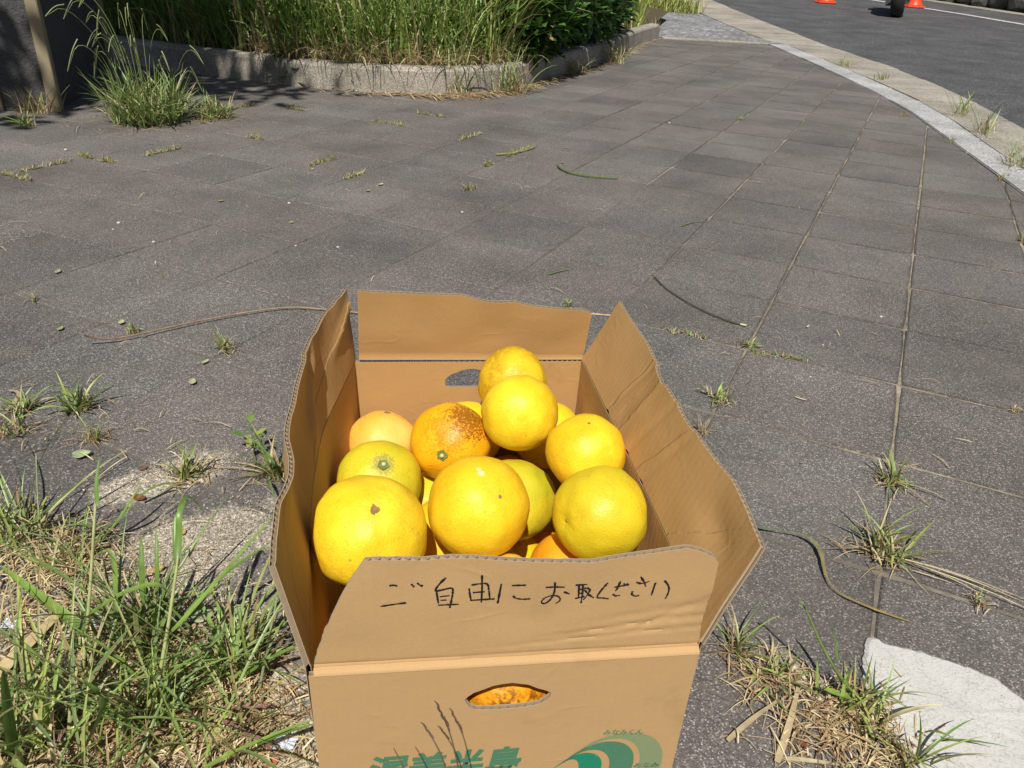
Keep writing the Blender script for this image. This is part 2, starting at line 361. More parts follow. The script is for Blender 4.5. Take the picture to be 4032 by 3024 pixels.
# ------------------------------------------------------------------ plant builders
class Mesh:
    def __init__(s): s.V, s.F, s.C = [], [], []
    def blade(s, base, az, length, width, lean=.3, bend=.8, c0=(.1, .2, .04), c1=None, seg=6, twist=0., fold=.25):
        """a grass blade: grows from base, leans over towards az and droops"""
        c1 = c1 or c0; p = Vector(base); o = len(s.V)
        h = Vector((math.cos(az), math.sin(az), 0)); side0 = Vector((-h.y, h.x, 0)); ang = lean; dl = length / seg
        for i in range(seg + 1):
            t = i / seg; wd = width * (.55 + .45 * min(1, t * 3)) * (1 - t ** 2.2) + .00025
            d = h * math.sin(ang) + Vector((0, 0, 1)) * math.cos(ang); up = h * -math.cos(ang) + Vector((0, 0, 1)) * math.sin(ang)
            tw = twist * t; sd_ = side0 * math.cos(tw) + up * math.sin(tw); nn = up * math.cos(tw) - side0 * math.sin(tw)
            c = [lerp(a, b, t) for a, b in zip(c0, c1)]
            s.V += [p - sd_ * wd * .5, p - nn * wd * fold, p + sd_ * wd * .5]; s.C += [c, c, c]
            if p.z < base[2] + .002 and i and d.z < 0: d.z = 0.02
            p = p + d * dl; ang += bend / seg
        for i in range(seg):
            a = o + i * 3; s.F += [(a, a + 1, a + 4, a + 3), (a + 1, a + 2, a + 5, a + 4)]
    def ribbon(s, pts, width, c0, c1=None, fold=.2, up=Vector((0, 0, 1))):
        pts = smooth([Vector(p) for p in pts]); c1 = c1 or c0; n = len(pts); o = len(s.V)
        for i, p in enumerate(pts):
            t = i / (n - 1); tg = (pts[min(i + 1, n - 1)] - pts[max(i - 1, 0)]).normalized(); sd_ = tg.cross(up)
            if sd_.length < 1e-4: sd_ = Vector((1, 0, 0))
            sd_.normalize(); nn = sd_.cross(tg); w_ = width(t) if callable(width) else width * (min(1, .4 + t * 4)) * (1 - t ** 3) + .0002
            c = [lerp(a, b, t) for a, b in zip(c0, c1)]
            s.V += [p - sd_ * w_ * .5, p - nn * w_ * fold, p + sd_ * w_ * .5]; s.C += [c, c, c]
        for i in range(n - 1):
            a = o + i * 3; s.F += [(a, a + 1, a + 4, a + 3), (a + 1, a + 2, a + 5, a + 4)]
    def stem(s, pts, r0, r1, c0, c1=None, seg=6):
        pts = smooth([Vector(p) for p in pts]); n = len(pts); c1 = c1 or c0
        V, F = tube(pts, [lerp(r0, r1, i / (n - 1)) for i in range(n)], seg); o = len(s.V)
        s.V += V; s.F += [tuple(i + o for i in q) for q in F]
        for i in range(n):
            c = [lerp(a, b, i / (n - 1)) for a, b in zip(c0, c1)]; s.C += [c] * seg
    def leaf(s, base, d, up, length, width, c):
        d = d.normalized(); sd_ = d.cross(up)
        if sd_.length < 1e-3: sd_ = d.orthogonal()
        sd_.normalize(); n = sd_.cross(d); o = len(s.V); b = Vector(base)
        s.V += [b, b + d * length * .35 + sd_ * width * .5 + n * width * .12, b + d * length * .4, b + d * length * .35 - sd_ * width * .5 + n * width * .12,
                b + d * length * .72 + sd_ * width * .38 + n * width * .05, b + d * length * .75 - n * width * .04, b + d * length * .72 - sd_ * width * .38 + n * width * .05, b + d * length - n * width * .22]
        s.C += [c] * 8; s.F += [(o, o + 1, o + 2), (o, o + 2, o + 3), (o + 1, o + 4, o + 5, o + 2), (o + 2, o + 5, o + 6, o + 3), (o + 4, o + 7, o + 5), (o + 5, o + 7, o + 6)]
    def seedhead(s, p0, d, length, c, n=26, droop=.5):
        """a brome-like seed head: slim spikelets with awns crowded along the stem end"""
        d = Vector(d).normalized(); p0 = Vector(p0)
        for i in range(n):
            t = i / n; p = p0 + d * (length * t) + Vector((0, 0, -droop * length * t * t))
            q = (d + Vector((RND.uniform(-.35, .35), RND.uniform(-.35, .35), RND.uniform(-.3, .2)))).normalized()
            l = length * .28 * RND.uniform(.6, 1.1); s.ribbon([p, p + q * l * .5, p + q * l], lambda t: .0016 * math.sin(math.pi * min(1, t * 1.3)) + .0002, c, [x * 1.2 for x in c])
    def build(s, name, mat, parent=None, loc=None):
        return obj(name, s.V, s.F, mat, parent, None, True, s.C, loc)
def smooth(pts, it=2):
    for _ in range(it):
        q = [pts[0]]
        for a, b in zip(pts, pts[1:]): q += [a * .75 + b * .25, a * .25 + b * .75]
        q.append(pts[-1]); pts = q
    return pts
def rc(lst, v=.2):
    c = RND.choice(lst); k = 1 + RND.uniform(-v, v); return tuple(x * k for x in c)

def tuft(name, label, pos, n, length, width, spread, dry=.35, upright=.5, base_r=.02, straw=20, extra=None, greens=GREENS, seg=6, az0=None, group='weeds in the paving joints', cat='weed', stretch=None):
    m = Mesh(); pos = Vector(pos)
    for i in range(n):
        a = RND.uniform(0, 2 * math.pi) if az0 is None else az0 + RND.gauss(0, .7)
        r = base_r * math.sqrt(RND.random()); ba = RND.uniform(0, 2 * math.pi)
        bx, by = r * math.cos(ba), r * math.sin(ba)
        if stretch: k = RND.uniform(-1, 1); bx += stretch[0] * k; by += stretch[1] * k
        isdry = RND.random() < dry
        c = rc(DRYS if isdry else greens); c1 = rc(DRYS) if (isdry or RND.random() < .22) else tuple(x * 1.25 for x in c)
        c0 = [lerp(x, y, .35) for x, y in zip(c, (.42, .42, .2))]
        L = length * RND.uniform(.35, 1.05) * (.6 if isdry else 1)
        m.blade((bx, by, 0), a, L, width * RND.uniform(.6, 1.2) * (.7 if isdry else 1), RND.uniform(.05, spread), (RND.uniform(.05, .6) if isdry else RND.uniform(.2, 1.5) * (1.4 - upright)), c0 if not isdry else c, c1, seg, RND.uniform(-.8, .8))
    for i in range(straw):
        a = RND.uniform(0, 6.28); r = base_r * 2.2 * RND.random(); b = RND.uniform(0, 6.28); l = length * RND.uniform(.15, .55)
        x, y = r * math.cos(b), r * math.sin(b)
        if stretch: k = RND.uniform(-1.1, 1.1); x += stretch[0] * k; y += stretch[1] * k
        z = RND.uniform(.0015, .008)
        m.ribbon([(x, y, z), (x + l * .5 * math.cos(a), y + l * .5 * math.sin(a), z + RND.uniform(0, .006)), (x + l * math.cos(a + .06), y + l * math.sin(a + .06), .0015)], RND.uniform(.0006, .0018), rc(DRYS))
    if extra: extra(m, pos)
    return tag(m.build(name, M_GRASS, None, pos), label, cat, group)

# ================================================================== GROUND AND PAVING
# verge ground to the horizon
V, F = [], []
xs = [-120, -30, -8, -4, 0, 4, 9, 30, 120]; ys = [-60, -10, 0, 4.2, 9, 12, 16, 25, 40, 200]
for y in ys:
    for x in xs: V.append((x, y, gz(y) - .045))
for j in range(len(ys) - 1):
    for i in range(len(xs) - 1): a = j * len(xs) + i; F.append((a, a + 1, a + len(xs) + 1, a + len(xs)))
tag(obj('ground', V, F, M_GROUND), kind='structure')

KIN = [(-2, 1.35), (.5, 1.5), (1.5, 1.62), (2.2, 1.74), (2.95, 1.9), (3.75, 2.06), (4.78, 2.265), (5.61, 2.37), (6.5, 2.43), (7.5, 2.48), (8.69, 2.525), (9.2, 2.53)]
KOUT = [(-2, 1.52), (.5, 1.67), (1.5, 1.79), (2.2, 1.91), (2.95, 2.06), (3.38, 2.14), (3.91, 2.253), (4.6, 2.41), (5.36, 2.53), (6., 2.585), (6.97, 2.65), (8.13, 2.70), (9.1, 2.73)]
GIN = KOUT + [(9.3, 2.6), (10.5, 2.5), (12.3, 2.4), (16, 2.3), (22, 2.3)]
GOUT = [(-2, 2.1), (1.5, 2.3), (3, 2.5), (4.46, 2.742), (5.155, 2.89), (6.29, 3.07), (7.39, 3.18), (8.64, 3.22), (9.7, 3.2), (11, 3.15), (12.7, 3.1), (16, 3.1), (22, 3.1)]
PLANT = [(-4.6, 6.3), (-3.057, 5.4), (-2.4, 5.02), (-2.021, 4.84), (-1.527, 4.66), (-1.229, 4.55), (-1.033, 4.50), (-.80, 4.48), (-.62, 4.50), (-.42, 4.56), (-.25, 4.67), (-.11, 4.84), (0, 5.06), (.13, 5.44), (.33, 5.88), (.52, 6.35), (.75, 7.1), (1.07, 8.2), (1.36, 9.0)]

# bed of sand and soil that shows in the joints
V, F = [], []
ny, nx = 60, 24
for j in range(ny + 1):
    Y = lerp(-1, 9.15, j / ny); xr = interp(KIN, Y) + .05
    for i in range(nx + 1):
        x = lerp(-6, xr, (i / nx) ** .6); V.append((x, Y, lerp(-.0026, -.0020, sstep(-.2, .7, x + .25 * nz(x, Y))) + .0003 * nz(x * 3, Y * 3)))
for j in range(ny):
    for i in range(nx): a = j * (nx + 1) + i; F.append((a, a + 1, a + nx + 2, a + nx + 1))
tag(obj('joint_sand', V, F, M_BED), kind='structure')

# paving slabs, 30 cm square, laid in a straight grid
GO = Vector((.764, 1.347)); GI = Vector((-.272, .126)); GJ = Vector((.127, .274)); TILE = .2975; ANG = math.atan2(-GI.y, -GI.x)
def tile_mesh(k):
    rr = random.Random(k); n = 4; h = TILE / 2
    loop = []
    for (ax, ay), (bx_, by_) in zip([(-h, -h), (h, -h), (h, h), (-h, h)], [(h, -h), (h, h), (-h, h), (-h, -h)]):
        for i in range(n):
            t = i / n; j = rr.uniform(-.0016, .0012); x, y = lerp(ax, bx_, t), lerp(ay, by_, t)
            if i == 0: j = -rr.uniform(.001, .004)
            L = math.hypot(x, y); loop.append((x + x / L * j, y + y / L * j))
    m = len(loop); V = []
    C = []
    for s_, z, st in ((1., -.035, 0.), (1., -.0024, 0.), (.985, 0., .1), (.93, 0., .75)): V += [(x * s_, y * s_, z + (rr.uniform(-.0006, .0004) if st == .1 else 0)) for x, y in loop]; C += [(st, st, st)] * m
    F = [(r * m + i, r * m + (i + 1) % m, (r + 1) * m + (i + 1) % m, (r + 1) * m + i) for r in (0, 1, 2) for i in range(m)] + [tuple(range(3 * m, 4 * m))]
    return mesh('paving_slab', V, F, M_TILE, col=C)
TMES = [tile_mesh(k) for k in range(5)]
def in_planter(x, y):
    for (ax, ay), (bx_, by_) in zip(PLANT, PLANT[1:]):
        if ax <= x <= bx_: return y > lerp(ay, by_, (x - ax) / (bx_ - ax)) + .16
    return x < PLANT[0][0]
pave = tag(bpy.data.objects.new('pavement', None), kind='structure'); COL.objects.link(pave)
cand = []
def proj(P):
    d = P - CAM; z = d.dot(FW)
    if z < .05: return None
    return 2016 + FPX * d.dot(RT) / z, 1512 - FPX * d.dot(UP) / z, z
for i in range(-16, 34):
    for j in range(-12, 34):
        c = GO + GI * (i + .5) + GJ * (j + .5)
        if not (-5.2 < c.x and .0 < c.y < 9.05): continue
        if c.x > interp(KIN, c.y) + .16 or in_planter(c.x, c.y): continue
        q = proj(Vector((c.x, c.y, 0)))
        vis = q and -180 < q[0] < 4212 and -150 < q[1] < 3200
        if not vis and (c.y > 5.5 or c.x < -3.5): continue
        cand.append((0 if vis else 1, q[2] if q else 99, c, i, j))
cand.sort(key=lambda t: (t[0], t[1]))
restV, restF, restC = [], [], []
for k, (v_, dd, c, i, j) in enumerate(cand):
    rr = random.Random(i * 97 + j * 13)
    me = TMES[(i * 3 + j * 5) % 5]; q = rr.randrange(4)
    mat = Matrix.Translation((c.x + rr.uniform(-.0012, .0012), c.y + rr.uniform(-.0012, .0012), rr.uniform(-.0006, .001))) @ Matrix.Rotation(ANG + q * math.pi / 2 + rr.uniform(-.003, .003), 4, 'Z') @ Matrix.Rotation(rr.uniform(-.0045, .0045), 4, 'X') @ Matrix.Rotation(rr.uniform(-.0045, .0045), 4, 'Y')
    ke = interp(KIN, c.y); clip = c.x + .24 > ke or c.y > 8.85
    if clip:
        bm = bmesh.new(); bm.from_mesh(me); bm.transform(mat)
        sl = (interp(KIN, c.y + .15) - interp(KIN, c.y - .15)) / .3; n = Vector((1, -sl, 0)).normalized()
        for co, no in (((ke - .001, c.y, 0), n), ((0, 8.985, 0), Vector((0, 1, 0)))):
            r_ = bmesh.ops.bisect_plane(bm, geom=bm.verts[:] + bm.edges[:] + bm.faces[:], plane_co=co, plane_no=no, clear_outer=True)
        if len(bm.faces) < 4: bm.free(); continue
        me = bpy.data.meshes.new('paving_slab'); bm.to_mesh(me); bm.free(); me.materials.append(M_TILE); mat = Matrix()
    if k < 300 and v_ == 0:
        o = link('paving_slab', me, pave); o.matrix_local = mat
    else:
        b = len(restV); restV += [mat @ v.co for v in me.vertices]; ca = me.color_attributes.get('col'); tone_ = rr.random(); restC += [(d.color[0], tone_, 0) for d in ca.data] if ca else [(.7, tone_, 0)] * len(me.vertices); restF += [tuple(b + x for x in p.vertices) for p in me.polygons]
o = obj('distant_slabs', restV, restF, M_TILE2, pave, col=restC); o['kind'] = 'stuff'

def strip_blocks(root, name, inner, outer, y0, y1, ln, z0, z1, mat, bev=.006, gap=.006, zf=None, jit=.0):
    y = y0
    while y < y1 - .05:
        l = ln; ya, yb = y + gap / 2, min(y + l, y1) - gap / 2; V = []; k = 4
        for z in (z0, z1):
            for s_ in range(k + 1):
                Y = lerp(ya, yb, s_ / k); g = gz(Y); V += [(interp(inner, Y), Y, z + g), (interp(outer, Y), Y, z + g)]
        n = 2 * (k + 1); F = []
        for s_ in range(k):
            a = 2 * s_; F += [(a, a + 2, a + 3, a + 1), (n + a, n + a + 1, n + a + 3, n + a + 2), (a, n + a, n + a + 2, a + 2), (a + 1, a + 3, n + a + 3, n + a + 1)]
        F += [(0, 1, n + 1, n), (2 * k, n + 2 * k, n + 2 * k + 1, 2 * k + 1)]
        me = mesh(name, V, F, mat)
        bm = bmesh.new(); bm.from_mesh(me)
        ed = [e for e in bm.edges if len(e.link_faces) == 2 and e.calc_face_angle(0) > .6 and max(v.co.z for v in e.verts) > z1 - .01 and min(v.co.z for v in e.verts) > z1 - .01]
        bmesh.ops.bevel(bm, geom=ed, offset=bev, segments=2, affect='EDGES'); bm.to_mesh(me); bm.free()
        o = link(name, me, root); o.location.z = RND.uniform(-jit, jit)
        y += l
kerb = thing('roadside_kerb', 'pale grey granite kerb curving along the right edge of the paving', 'kerb')
strip_blocks(kerb, 'kerb_stone', KIN, KOUT, .5, 9.02, .8, -.08, .007, M_GRAN, .004, .005, jit=.002)
gut = thing('concrete_gutter', 'beige concrete gutter slabs between granite kerb and asphalt road', 'gutter')
strip_blocks(gut, 'gutter_slab', [(y, x + .006) for y, x in GIN], GOUT, .5, 20, .6, -.08, .006, M_GUT, .006, .02, jit=.003)
# pale edging between the paving and the gravel
o = obj('edging_strip', *prism([(1.40, 9.0), (2.55, 9.0), (2.55, 9.09), (1.40, 9.09)], -.05, .014), M_GUT)
bevel_me(o.data, .006); tag(o, 'thin pale concrete edging between dark paving and gravel patch', 'edging')
V = []
gy = [9.1, 9.5, 10, 10.5, 11, 11.5, 12.2]
for y in gy: V += [(1.35, y, gz(y) + .002), (interp(GIN, y) - .004, y, gz(y) + .002)]
tag(obj('gravel_patch', V, [(2 * i, 2 * i + 1, 2 * i + 3, 2 * i + 2) for i in range(len(gy) - 1)], M_GRAV), kind='structure')
# asphalt road
V, F = [], []
ry = [-2, 0, 1.5, 3, 4.46, 5.155, 6.29, 7.39, 8.64, 9, 9.7, 11, 12.7, 14, 16, 18, 22, 30, 40]
FAR = [(-2, 11.0), (9, 9.55), (13.44, 8.9), (15.2, 8.62), (18, 8.08), (22, 7.5), (40, 5)]
for y in ry: V += [(interp(GOUT, y) - .01, y, gz(y) + .001), (interp(FAR, y), y, gz(y) + .001)]
tag(obj('road', V, [(2 * i, 2 * i + 1, 2 * i + 3, 2 * i + 2) for i in range(len(ry) - 1)], M_ASPH), kind='structure')
LINE = [(2, 10.1), (9, 8.62), (13.44, 7.66), (14.86, 7.43), (15.95, 7.15), (18, 6.7), (22, 5.9)]
t_ = NT('road_paint'); p_ = t_.pos(); t_.color(mixf(t_, t_.ramp(t_.noise(p_, 40, 6, .7), [(.42, 0.), (.6, 1.)]), (.72, .71, .68), (.2, .2, .2))); t_.set(Roughness=.7); M_PAINT = t_.m
V = []
ly = [2, 5, 9, 11, 13.44, 14.86, 15.95, 18, 22]
for y in ly: V += [(interp(LINE, y) - .075, y, gz(y) + .005), (interp(LINE, y) + .075, y, gz(y) + .005)]
tag(obj('road_edge_line', V, [(2 * i, 2 * i + 1, 2 * i + 3, 2 * i + 2) for i in range(len(ly) - 1)], M_PAINT), 'worn white painted edge line on far side of the road', 'road marking')
fgut = thing('far_gutter', 'pale concrete gutter along far side of road below stone wall', 'gutter')
strip_blocks(fgut, 'gutter_slab', [(y, x) for y, x in FAR], [(y, x + .38) for y, x in FAR], 8, 22, 2., -.05, .02, M_GUT, .006, .01)

# ================================================================== PLANTER
def offset_poly(pl, d):
    out = []
    for i, (x, y) in enumerate(pl):
        a = Vector(pl[max(i - 1, 0)]); b = Vector(pl[min(i + 1, len(pl) - 1)]); t = (b - a).normalized(); n = Vector((-t.y, t.x)); out.append((x + n.x * d, y + n.y * d))
    return out
def resample(pl, step):
    pts = [Vector((p[0], p[1])) for p in pl]; pts = smooth(pts, 1); cum = [0]
    for a, b in zip(pts, pts[1:]): cum.append(cum[-1] + (b - a).length)
    n = int(cum[-1] / step); out = []
    for k in range(n + 1):
        d = cum[-1] * k / n
        for i in range(len(pts) - 1):
            if cum[i] <= d <= cum[i + 1] + 1e-9: out.append(pts[i].lerp(pts[i + 1], (d - cum[i]) / (cum[i + 1] - cum[i]))); break
    return [(p.x, p.y) for p in out]
PK = resample(PLANT, .1)
pin = offset_poly(PK, .12)
plk = thing('planter_kerb', 'raised concrete kerb curving round the overgrown planter', 'kerb')
seglen = 7
for s_ in range(0, len(PK) - 1, seglen):
    e = min(s_ + seglen, len(PK) - 1); V = []; n = e - s_ + 1
    for i in range(s_, e + 1):
        k = (.0015 if i == s_ else -.0015 if i == e else 0)
        (ox, oy), (ix, iy) = PK[i], pin[i]; j = PK[min(i + 1, len(PK) - 1)]; t = Vector((j[0] - ox, j[1] - oy)); t = t.normalized() * k if t.length > 0 else Vector((0, 0))
        if i == e and i == len(PK) - 1: t = Vector((0, 0))
        ox, oy, ix, iy = ox + t.x, oy + t.y, ix + t.x, iy + t.y; dx, dy = ix - ox, iy - oy; g = gz(oy); w1 = RND.uniform(-.002, .002)
        V += [(ox, oy, -.05 + g), (ox + dx * .04, oy + dy * .04, .12 + g), (ox + dx * .12, oy + dy * .12, .135 + g + w1), (ox + dx * .3, oy + dy * .3, .142 + g + w1), (ox + dx * .8, oy + dy * .8, .142 + g + w1), (ix, iy, .138 + g), (ix, iy, -.05 + g)]
    F = []
    for i in range(n - 1):
        a = i * 7
        for k in range(6): F.append((a + k, a + 7 + k, a + 8 + k, a + k + 1))
    F += [tuple(range(7)), tuple(reversed(range((n - 1) * 7, n * 7)))]
    obj('kerb_block', V, F, M_CONC, plk)
back = [(1.75, 11.0), (1.0, 13.5), (-2, 14.5), (-7, 14.5), (-7, 7)]
poly = [Vector((p[0], p[1], .10 + gz(p[1]))) for p in pin] + [Vector((p[0], p[1], .10 + gz(p[1]))) for p in back]
me = bpy.data.meshes.new('planter_soil'); bm = bmesh.new(); vs_ = [bm.verts.new(p) for p in poly]
for a, b in zip(vs_, vs_[1:] + vs_[:1]): bm.edges.new((a, b))
bmesh.ops.triangle_fill(bm, edges=bm.edges[:], use_beauty=True); bmesh.ops.recalc_face_normals(bm, faces=bm.faces[:])
bm.to_mesh(me); bm.free(); me.materials.append(M_SOIL); tag(link('planter_soil', me), kind='structure')

def planter_edge(x):
    for (ax, ay), (bx_, by_) in zip(PLANT, PLANT[1:]):
        if ax <= x <= bx_: return lerp(ay, by_, (x - ax) / (bx_ - ax))
    return 99
# tall grass growing in the planter: nobody could count it
m = Mesh(); rg = random.Random(3)
def tall(n, xr, dr, hr, wr, dryp, pal, seg=5):
    for i in range(n):
        x = rg.uniform(*xr); y = planter_edge(x) + .15 + dr[0] + (dr[1] - dr[0]) * rg.random() ** 1.4
        if y > 14: continue
        if -.1 < x and y < planter_edge(x) + 1.0: continue
        h = rg.uniform(*hr) * (1 + .25 * nz(x * 2.3, y * 2.3)); isd = rg.random() < dryp * (1.4 if nz(x * 1.7, y * 1.7, 5) > .1 else .6)
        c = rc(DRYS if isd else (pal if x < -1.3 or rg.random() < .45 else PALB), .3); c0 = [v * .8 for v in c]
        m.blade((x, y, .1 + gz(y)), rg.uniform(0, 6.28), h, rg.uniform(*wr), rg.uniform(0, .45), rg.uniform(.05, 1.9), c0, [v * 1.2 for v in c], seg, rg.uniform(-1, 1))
PALB = [(.24, .35, .07), (.33, .42, .11), (.4, .44, .15), (.2, .32, .06)]
PAL = [(.12, .22, .035), (.18, .29, .05), (.09, .17, .03), (.22, .31, .07), (.14, .25, .055)]
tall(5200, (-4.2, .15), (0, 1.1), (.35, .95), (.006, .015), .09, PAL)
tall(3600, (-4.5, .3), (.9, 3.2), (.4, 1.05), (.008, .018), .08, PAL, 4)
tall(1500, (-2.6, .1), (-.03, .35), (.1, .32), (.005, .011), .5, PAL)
# low straw and dead grass leaning over the kerb
for i in range(330):
    x = rg.uniform(-1.6, .1); y = planter_edge(x) + rg.uniform(.02, .2)
    c = rc(DRYS, .25); m.blade((x, y, .145), rg.gauss(-1.6, .7), rg.uniform(.08, .26), rg.uniform(.004, .009), rg.uniform(.3, 1.0), rg.uniform(.8, 2.2), c, c, 5)
tag(m.build('tall_grass', M_GRASS), 'dense tall green and yellowing grass filling the planter', 'grass', kind='stuff')
# a sunny meadow behind
m = Mesh()
for i in range(5200):
    x, y = rg.uniform(-7, 2.0), rg.uniform(8.2, 14.4)
    if y < planter_edge(x) + .3 and x > -4.5: continue
    if x > 1.2 and y < 12.3: continue
    c = rc([(.26, .33, .06), (.33, .36, .09), (.21, .29, .05), (.4, .38, .13)], .25)
    m.blade((x, y, .1 + gz(y)), rg.uniform(0, 6.28), rg.uniform(.2, .6), rg.uniform(.012, .026), rg.uniform(.1, .5), rg.uniform(.3, 1.2), c, c, 3)
for i in range(500):
    x, y = rg.uniform(1.3, 2.4), rg.uniform(12.0, 13.5); c = rc([(.26, .33, .06), (.33, .36, .09), (.3, .3, .07)], .25)
    m.blade((x, y, gz(y)), rg.uniform(0, 6.28), rg.uniform(.1, .3), rg.uniform(.012, .022), rg.uniform(.1, .6), rg.uniform(.3, 1.2), c, c, 3)
tag(m.build('meadow_grass', M_GRASS), 'sunlit yellow green meadow grass beyond the planter and gravel', 'grass', kind='stuff')
# dry cut straw lying along the foot of the kerb
m = Mesh()
for i in range(800):
    t = rg.random(); k = rg.choice((0, 0, 1)); x = rg.gauss(-.35, .35) if k == 0 else rg.uniform(-.1, 1.3)
    if not -1.4 < x < 1.3: continue
    y = planter_edge(x) - abs(rg.gauss(0, .07)) - .01; a = rg.gauss(0, .6); l = rg.uniform(.03, .14); z = rg.uniform(.003, .018)
    m.ribbon([(x, y, z), (x + l * .5 * math.cos(a), y + l * .5 * math.sin(a), z + rg.uniform(0, .01)), (x + l * math.cos(a), y + l * math.sin(a), .003)], rg.uniform(.003, .007), rc(DRYS, .3))
tag(m.build('cut_straw', M_DRY), 'pale dry cut straw lying along foot of the planter kerb', 'straw', kind='stuff')

# the glossy-leaved bush at the planter's corner
bush = thing('planter_bush', 'dense dark green glossy bush overhanging the planter kerb corner', 'bush', (.17, 5.86, .1))
ell = [((-.20, -.42, .40), (.40, .42, .46)), ((-.1, .05, .55), (.46, .55, .52)), ((.10, .7, .5), (.42, .6, .5)), ((.28, 1.35, .42), (.36, .55, .46)), ((.42, 1.95, .36), (.3, .5, .4)), ((-.2, -.5, .22), (.34, .3, .2))]
m = Mesh(); rb = random.Random(8)
for i in range(11000):
    c, r = rb.choice(ell); d = Vector((rb.gauss(0, 1), rb.gauss(0, 1), rb.gauss(0, 1))).normalized()
    k = 1 - .55 * rb.random() ** 2.2; k *= 1 + .16 * nz(d.x * 3 + c[0] * 5, d.y * 3, d.z * 3)
    P = Vector((c[0] + d.x * r[0] * k, c[1] + d.y * r[1] * k, c[2] + d.z * r[2] * k))
    if P.z < .03: continue
    wx, wy = P.x + .17, P.y + 5.86; pe = planter_edge(wx) if -4.6 < wx < 1.36 else 99
    if wy < pe - .05 - .38 * sstep(.02, .3, P.z) or P.z < .04: continue
    if nz(P.x * 6, P.y * 6, P.z * 6) < -.22: continue
    out = (d + Vector((rb.gauss(0, .5), rb.gauss(0, .5), .45 + rb.gauss(0, .35)))).normalized()
    cc = rc([(.04, .095, .018), (.06, .135, .025), (.08, .18, .035), (.13, .25, .045), (.03, .07, .015)], .25)
    if rb.random() < .03: cc = rc([(.3, .12, .04), (.33, .25, .08)])
    m.leaf(P, out, Vector((rb.gauss(0, .4), rb.gauss(0, .4), 1)), rb.uniform(.07, .12), rb.uniform(.03, .048), cc)
m.build('crown', M_LEAF, bush)
parts = []
for i in range(26):
    c, r = rb.choice(ell); a = rb.uniform(0, 6.28); tip = Vector((c[0] + r[0] * .75 * math.cos(a), c[1] + r[1] * .75 * math.sin(a), c[2] + r[2] * rb.uniform(-.2, .8)))
    b0 = Vector((c[0] * .6 + rb.uniform(-.08, .08), c[1] * .7 + rb.uniform(-.08, .08), -.05)); parts.append(tube(smooth([b0, b0.lerp(tip, .5) + Vector((rb.uniform(-.08, .08), rb.uniform(-.08, .08), .1)), tip], 1), [.014, .012, .01, .007, .005, .003][:6], 5) if False else tube([b0, b0.lerp(tip, .5) + Vector((rb.uniform(-.08, .08), rb.uniform(-.08, .08), .1)), tip], [.014, .009, .003], 5))
obj('branches', *merge(*parts), M_BARK, bush, smooth=True)

# ================================================================== GATE PILLAR AND THE TREE THAT SHADES IT
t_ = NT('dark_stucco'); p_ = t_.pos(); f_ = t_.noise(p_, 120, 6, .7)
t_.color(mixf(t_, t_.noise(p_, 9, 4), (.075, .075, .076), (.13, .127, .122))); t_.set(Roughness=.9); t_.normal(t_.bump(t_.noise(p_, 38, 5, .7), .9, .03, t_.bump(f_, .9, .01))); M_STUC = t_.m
M_TRIM = mat_plain('beige_trim', (.27, .22, .14), .75, .3, var=.25, scale=9)
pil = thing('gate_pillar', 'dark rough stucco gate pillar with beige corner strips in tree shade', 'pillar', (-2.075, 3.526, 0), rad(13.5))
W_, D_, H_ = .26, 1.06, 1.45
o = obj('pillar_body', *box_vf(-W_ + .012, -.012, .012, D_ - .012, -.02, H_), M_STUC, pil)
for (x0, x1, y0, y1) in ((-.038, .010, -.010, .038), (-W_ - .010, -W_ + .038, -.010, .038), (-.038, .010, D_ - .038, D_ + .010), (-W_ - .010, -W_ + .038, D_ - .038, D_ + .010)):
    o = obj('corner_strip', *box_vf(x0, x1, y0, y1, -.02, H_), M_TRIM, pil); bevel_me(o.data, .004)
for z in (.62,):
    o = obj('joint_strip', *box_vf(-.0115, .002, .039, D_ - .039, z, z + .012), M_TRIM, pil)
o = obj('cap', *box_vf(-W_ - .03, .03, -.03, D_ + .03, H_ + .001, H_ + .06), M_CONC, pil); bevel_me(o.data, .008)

tree = thing('shade_tree', 'leafy broad tree beside the gate pillar casting dappled shade', 'tree', (-3.92, 1.55, 0))
parts = [tube(smooth([Vector((0, 0, -.1)), Vector((.05, .05, .9)), Vector((.3, .1, 2.0)), Vector((.6, .2, 2.9))], 1), [.16, .15, .14, .13, .12, .11, .1, .09][:8], 10) if False else tube([(0, 0, -.1), (.05, .05, .9), (.3, .1, 2.), (.6, .2, 2.9)], [.16, .13, .11, .09], 10)]
rt = random.Random(4); limbs = []
for i in range(20):
    a = rt.uniform(0, 6.28); e = Vector((1.0 + 1.35 * math.cos(a) * rt.uniform(.4, 1), .2 + 1.3 * math.sin(a) * rt.uniform(.4, 1), rt.uniform(3.2, 4.9))); s0 = Vector((.3, .1, 2.)).lerp(Vector((.6, .2, 2.9)), rt.random())
    if i > 14: e = Vector((rt.uniform(.55, 1.5), rt.uniform(-1.15, -.5), rt.uniform(3.4, 4.3)))
    parts.append(tube([s0, s0.lerp(e, .5) + Vector((0, 0, .2)), e], [.06, .035, .01], 6)); limbs.append((s0, e))
obj('trunk', *merge(*parts), M_BARK, tree, smooth=True)
m = Mesh()
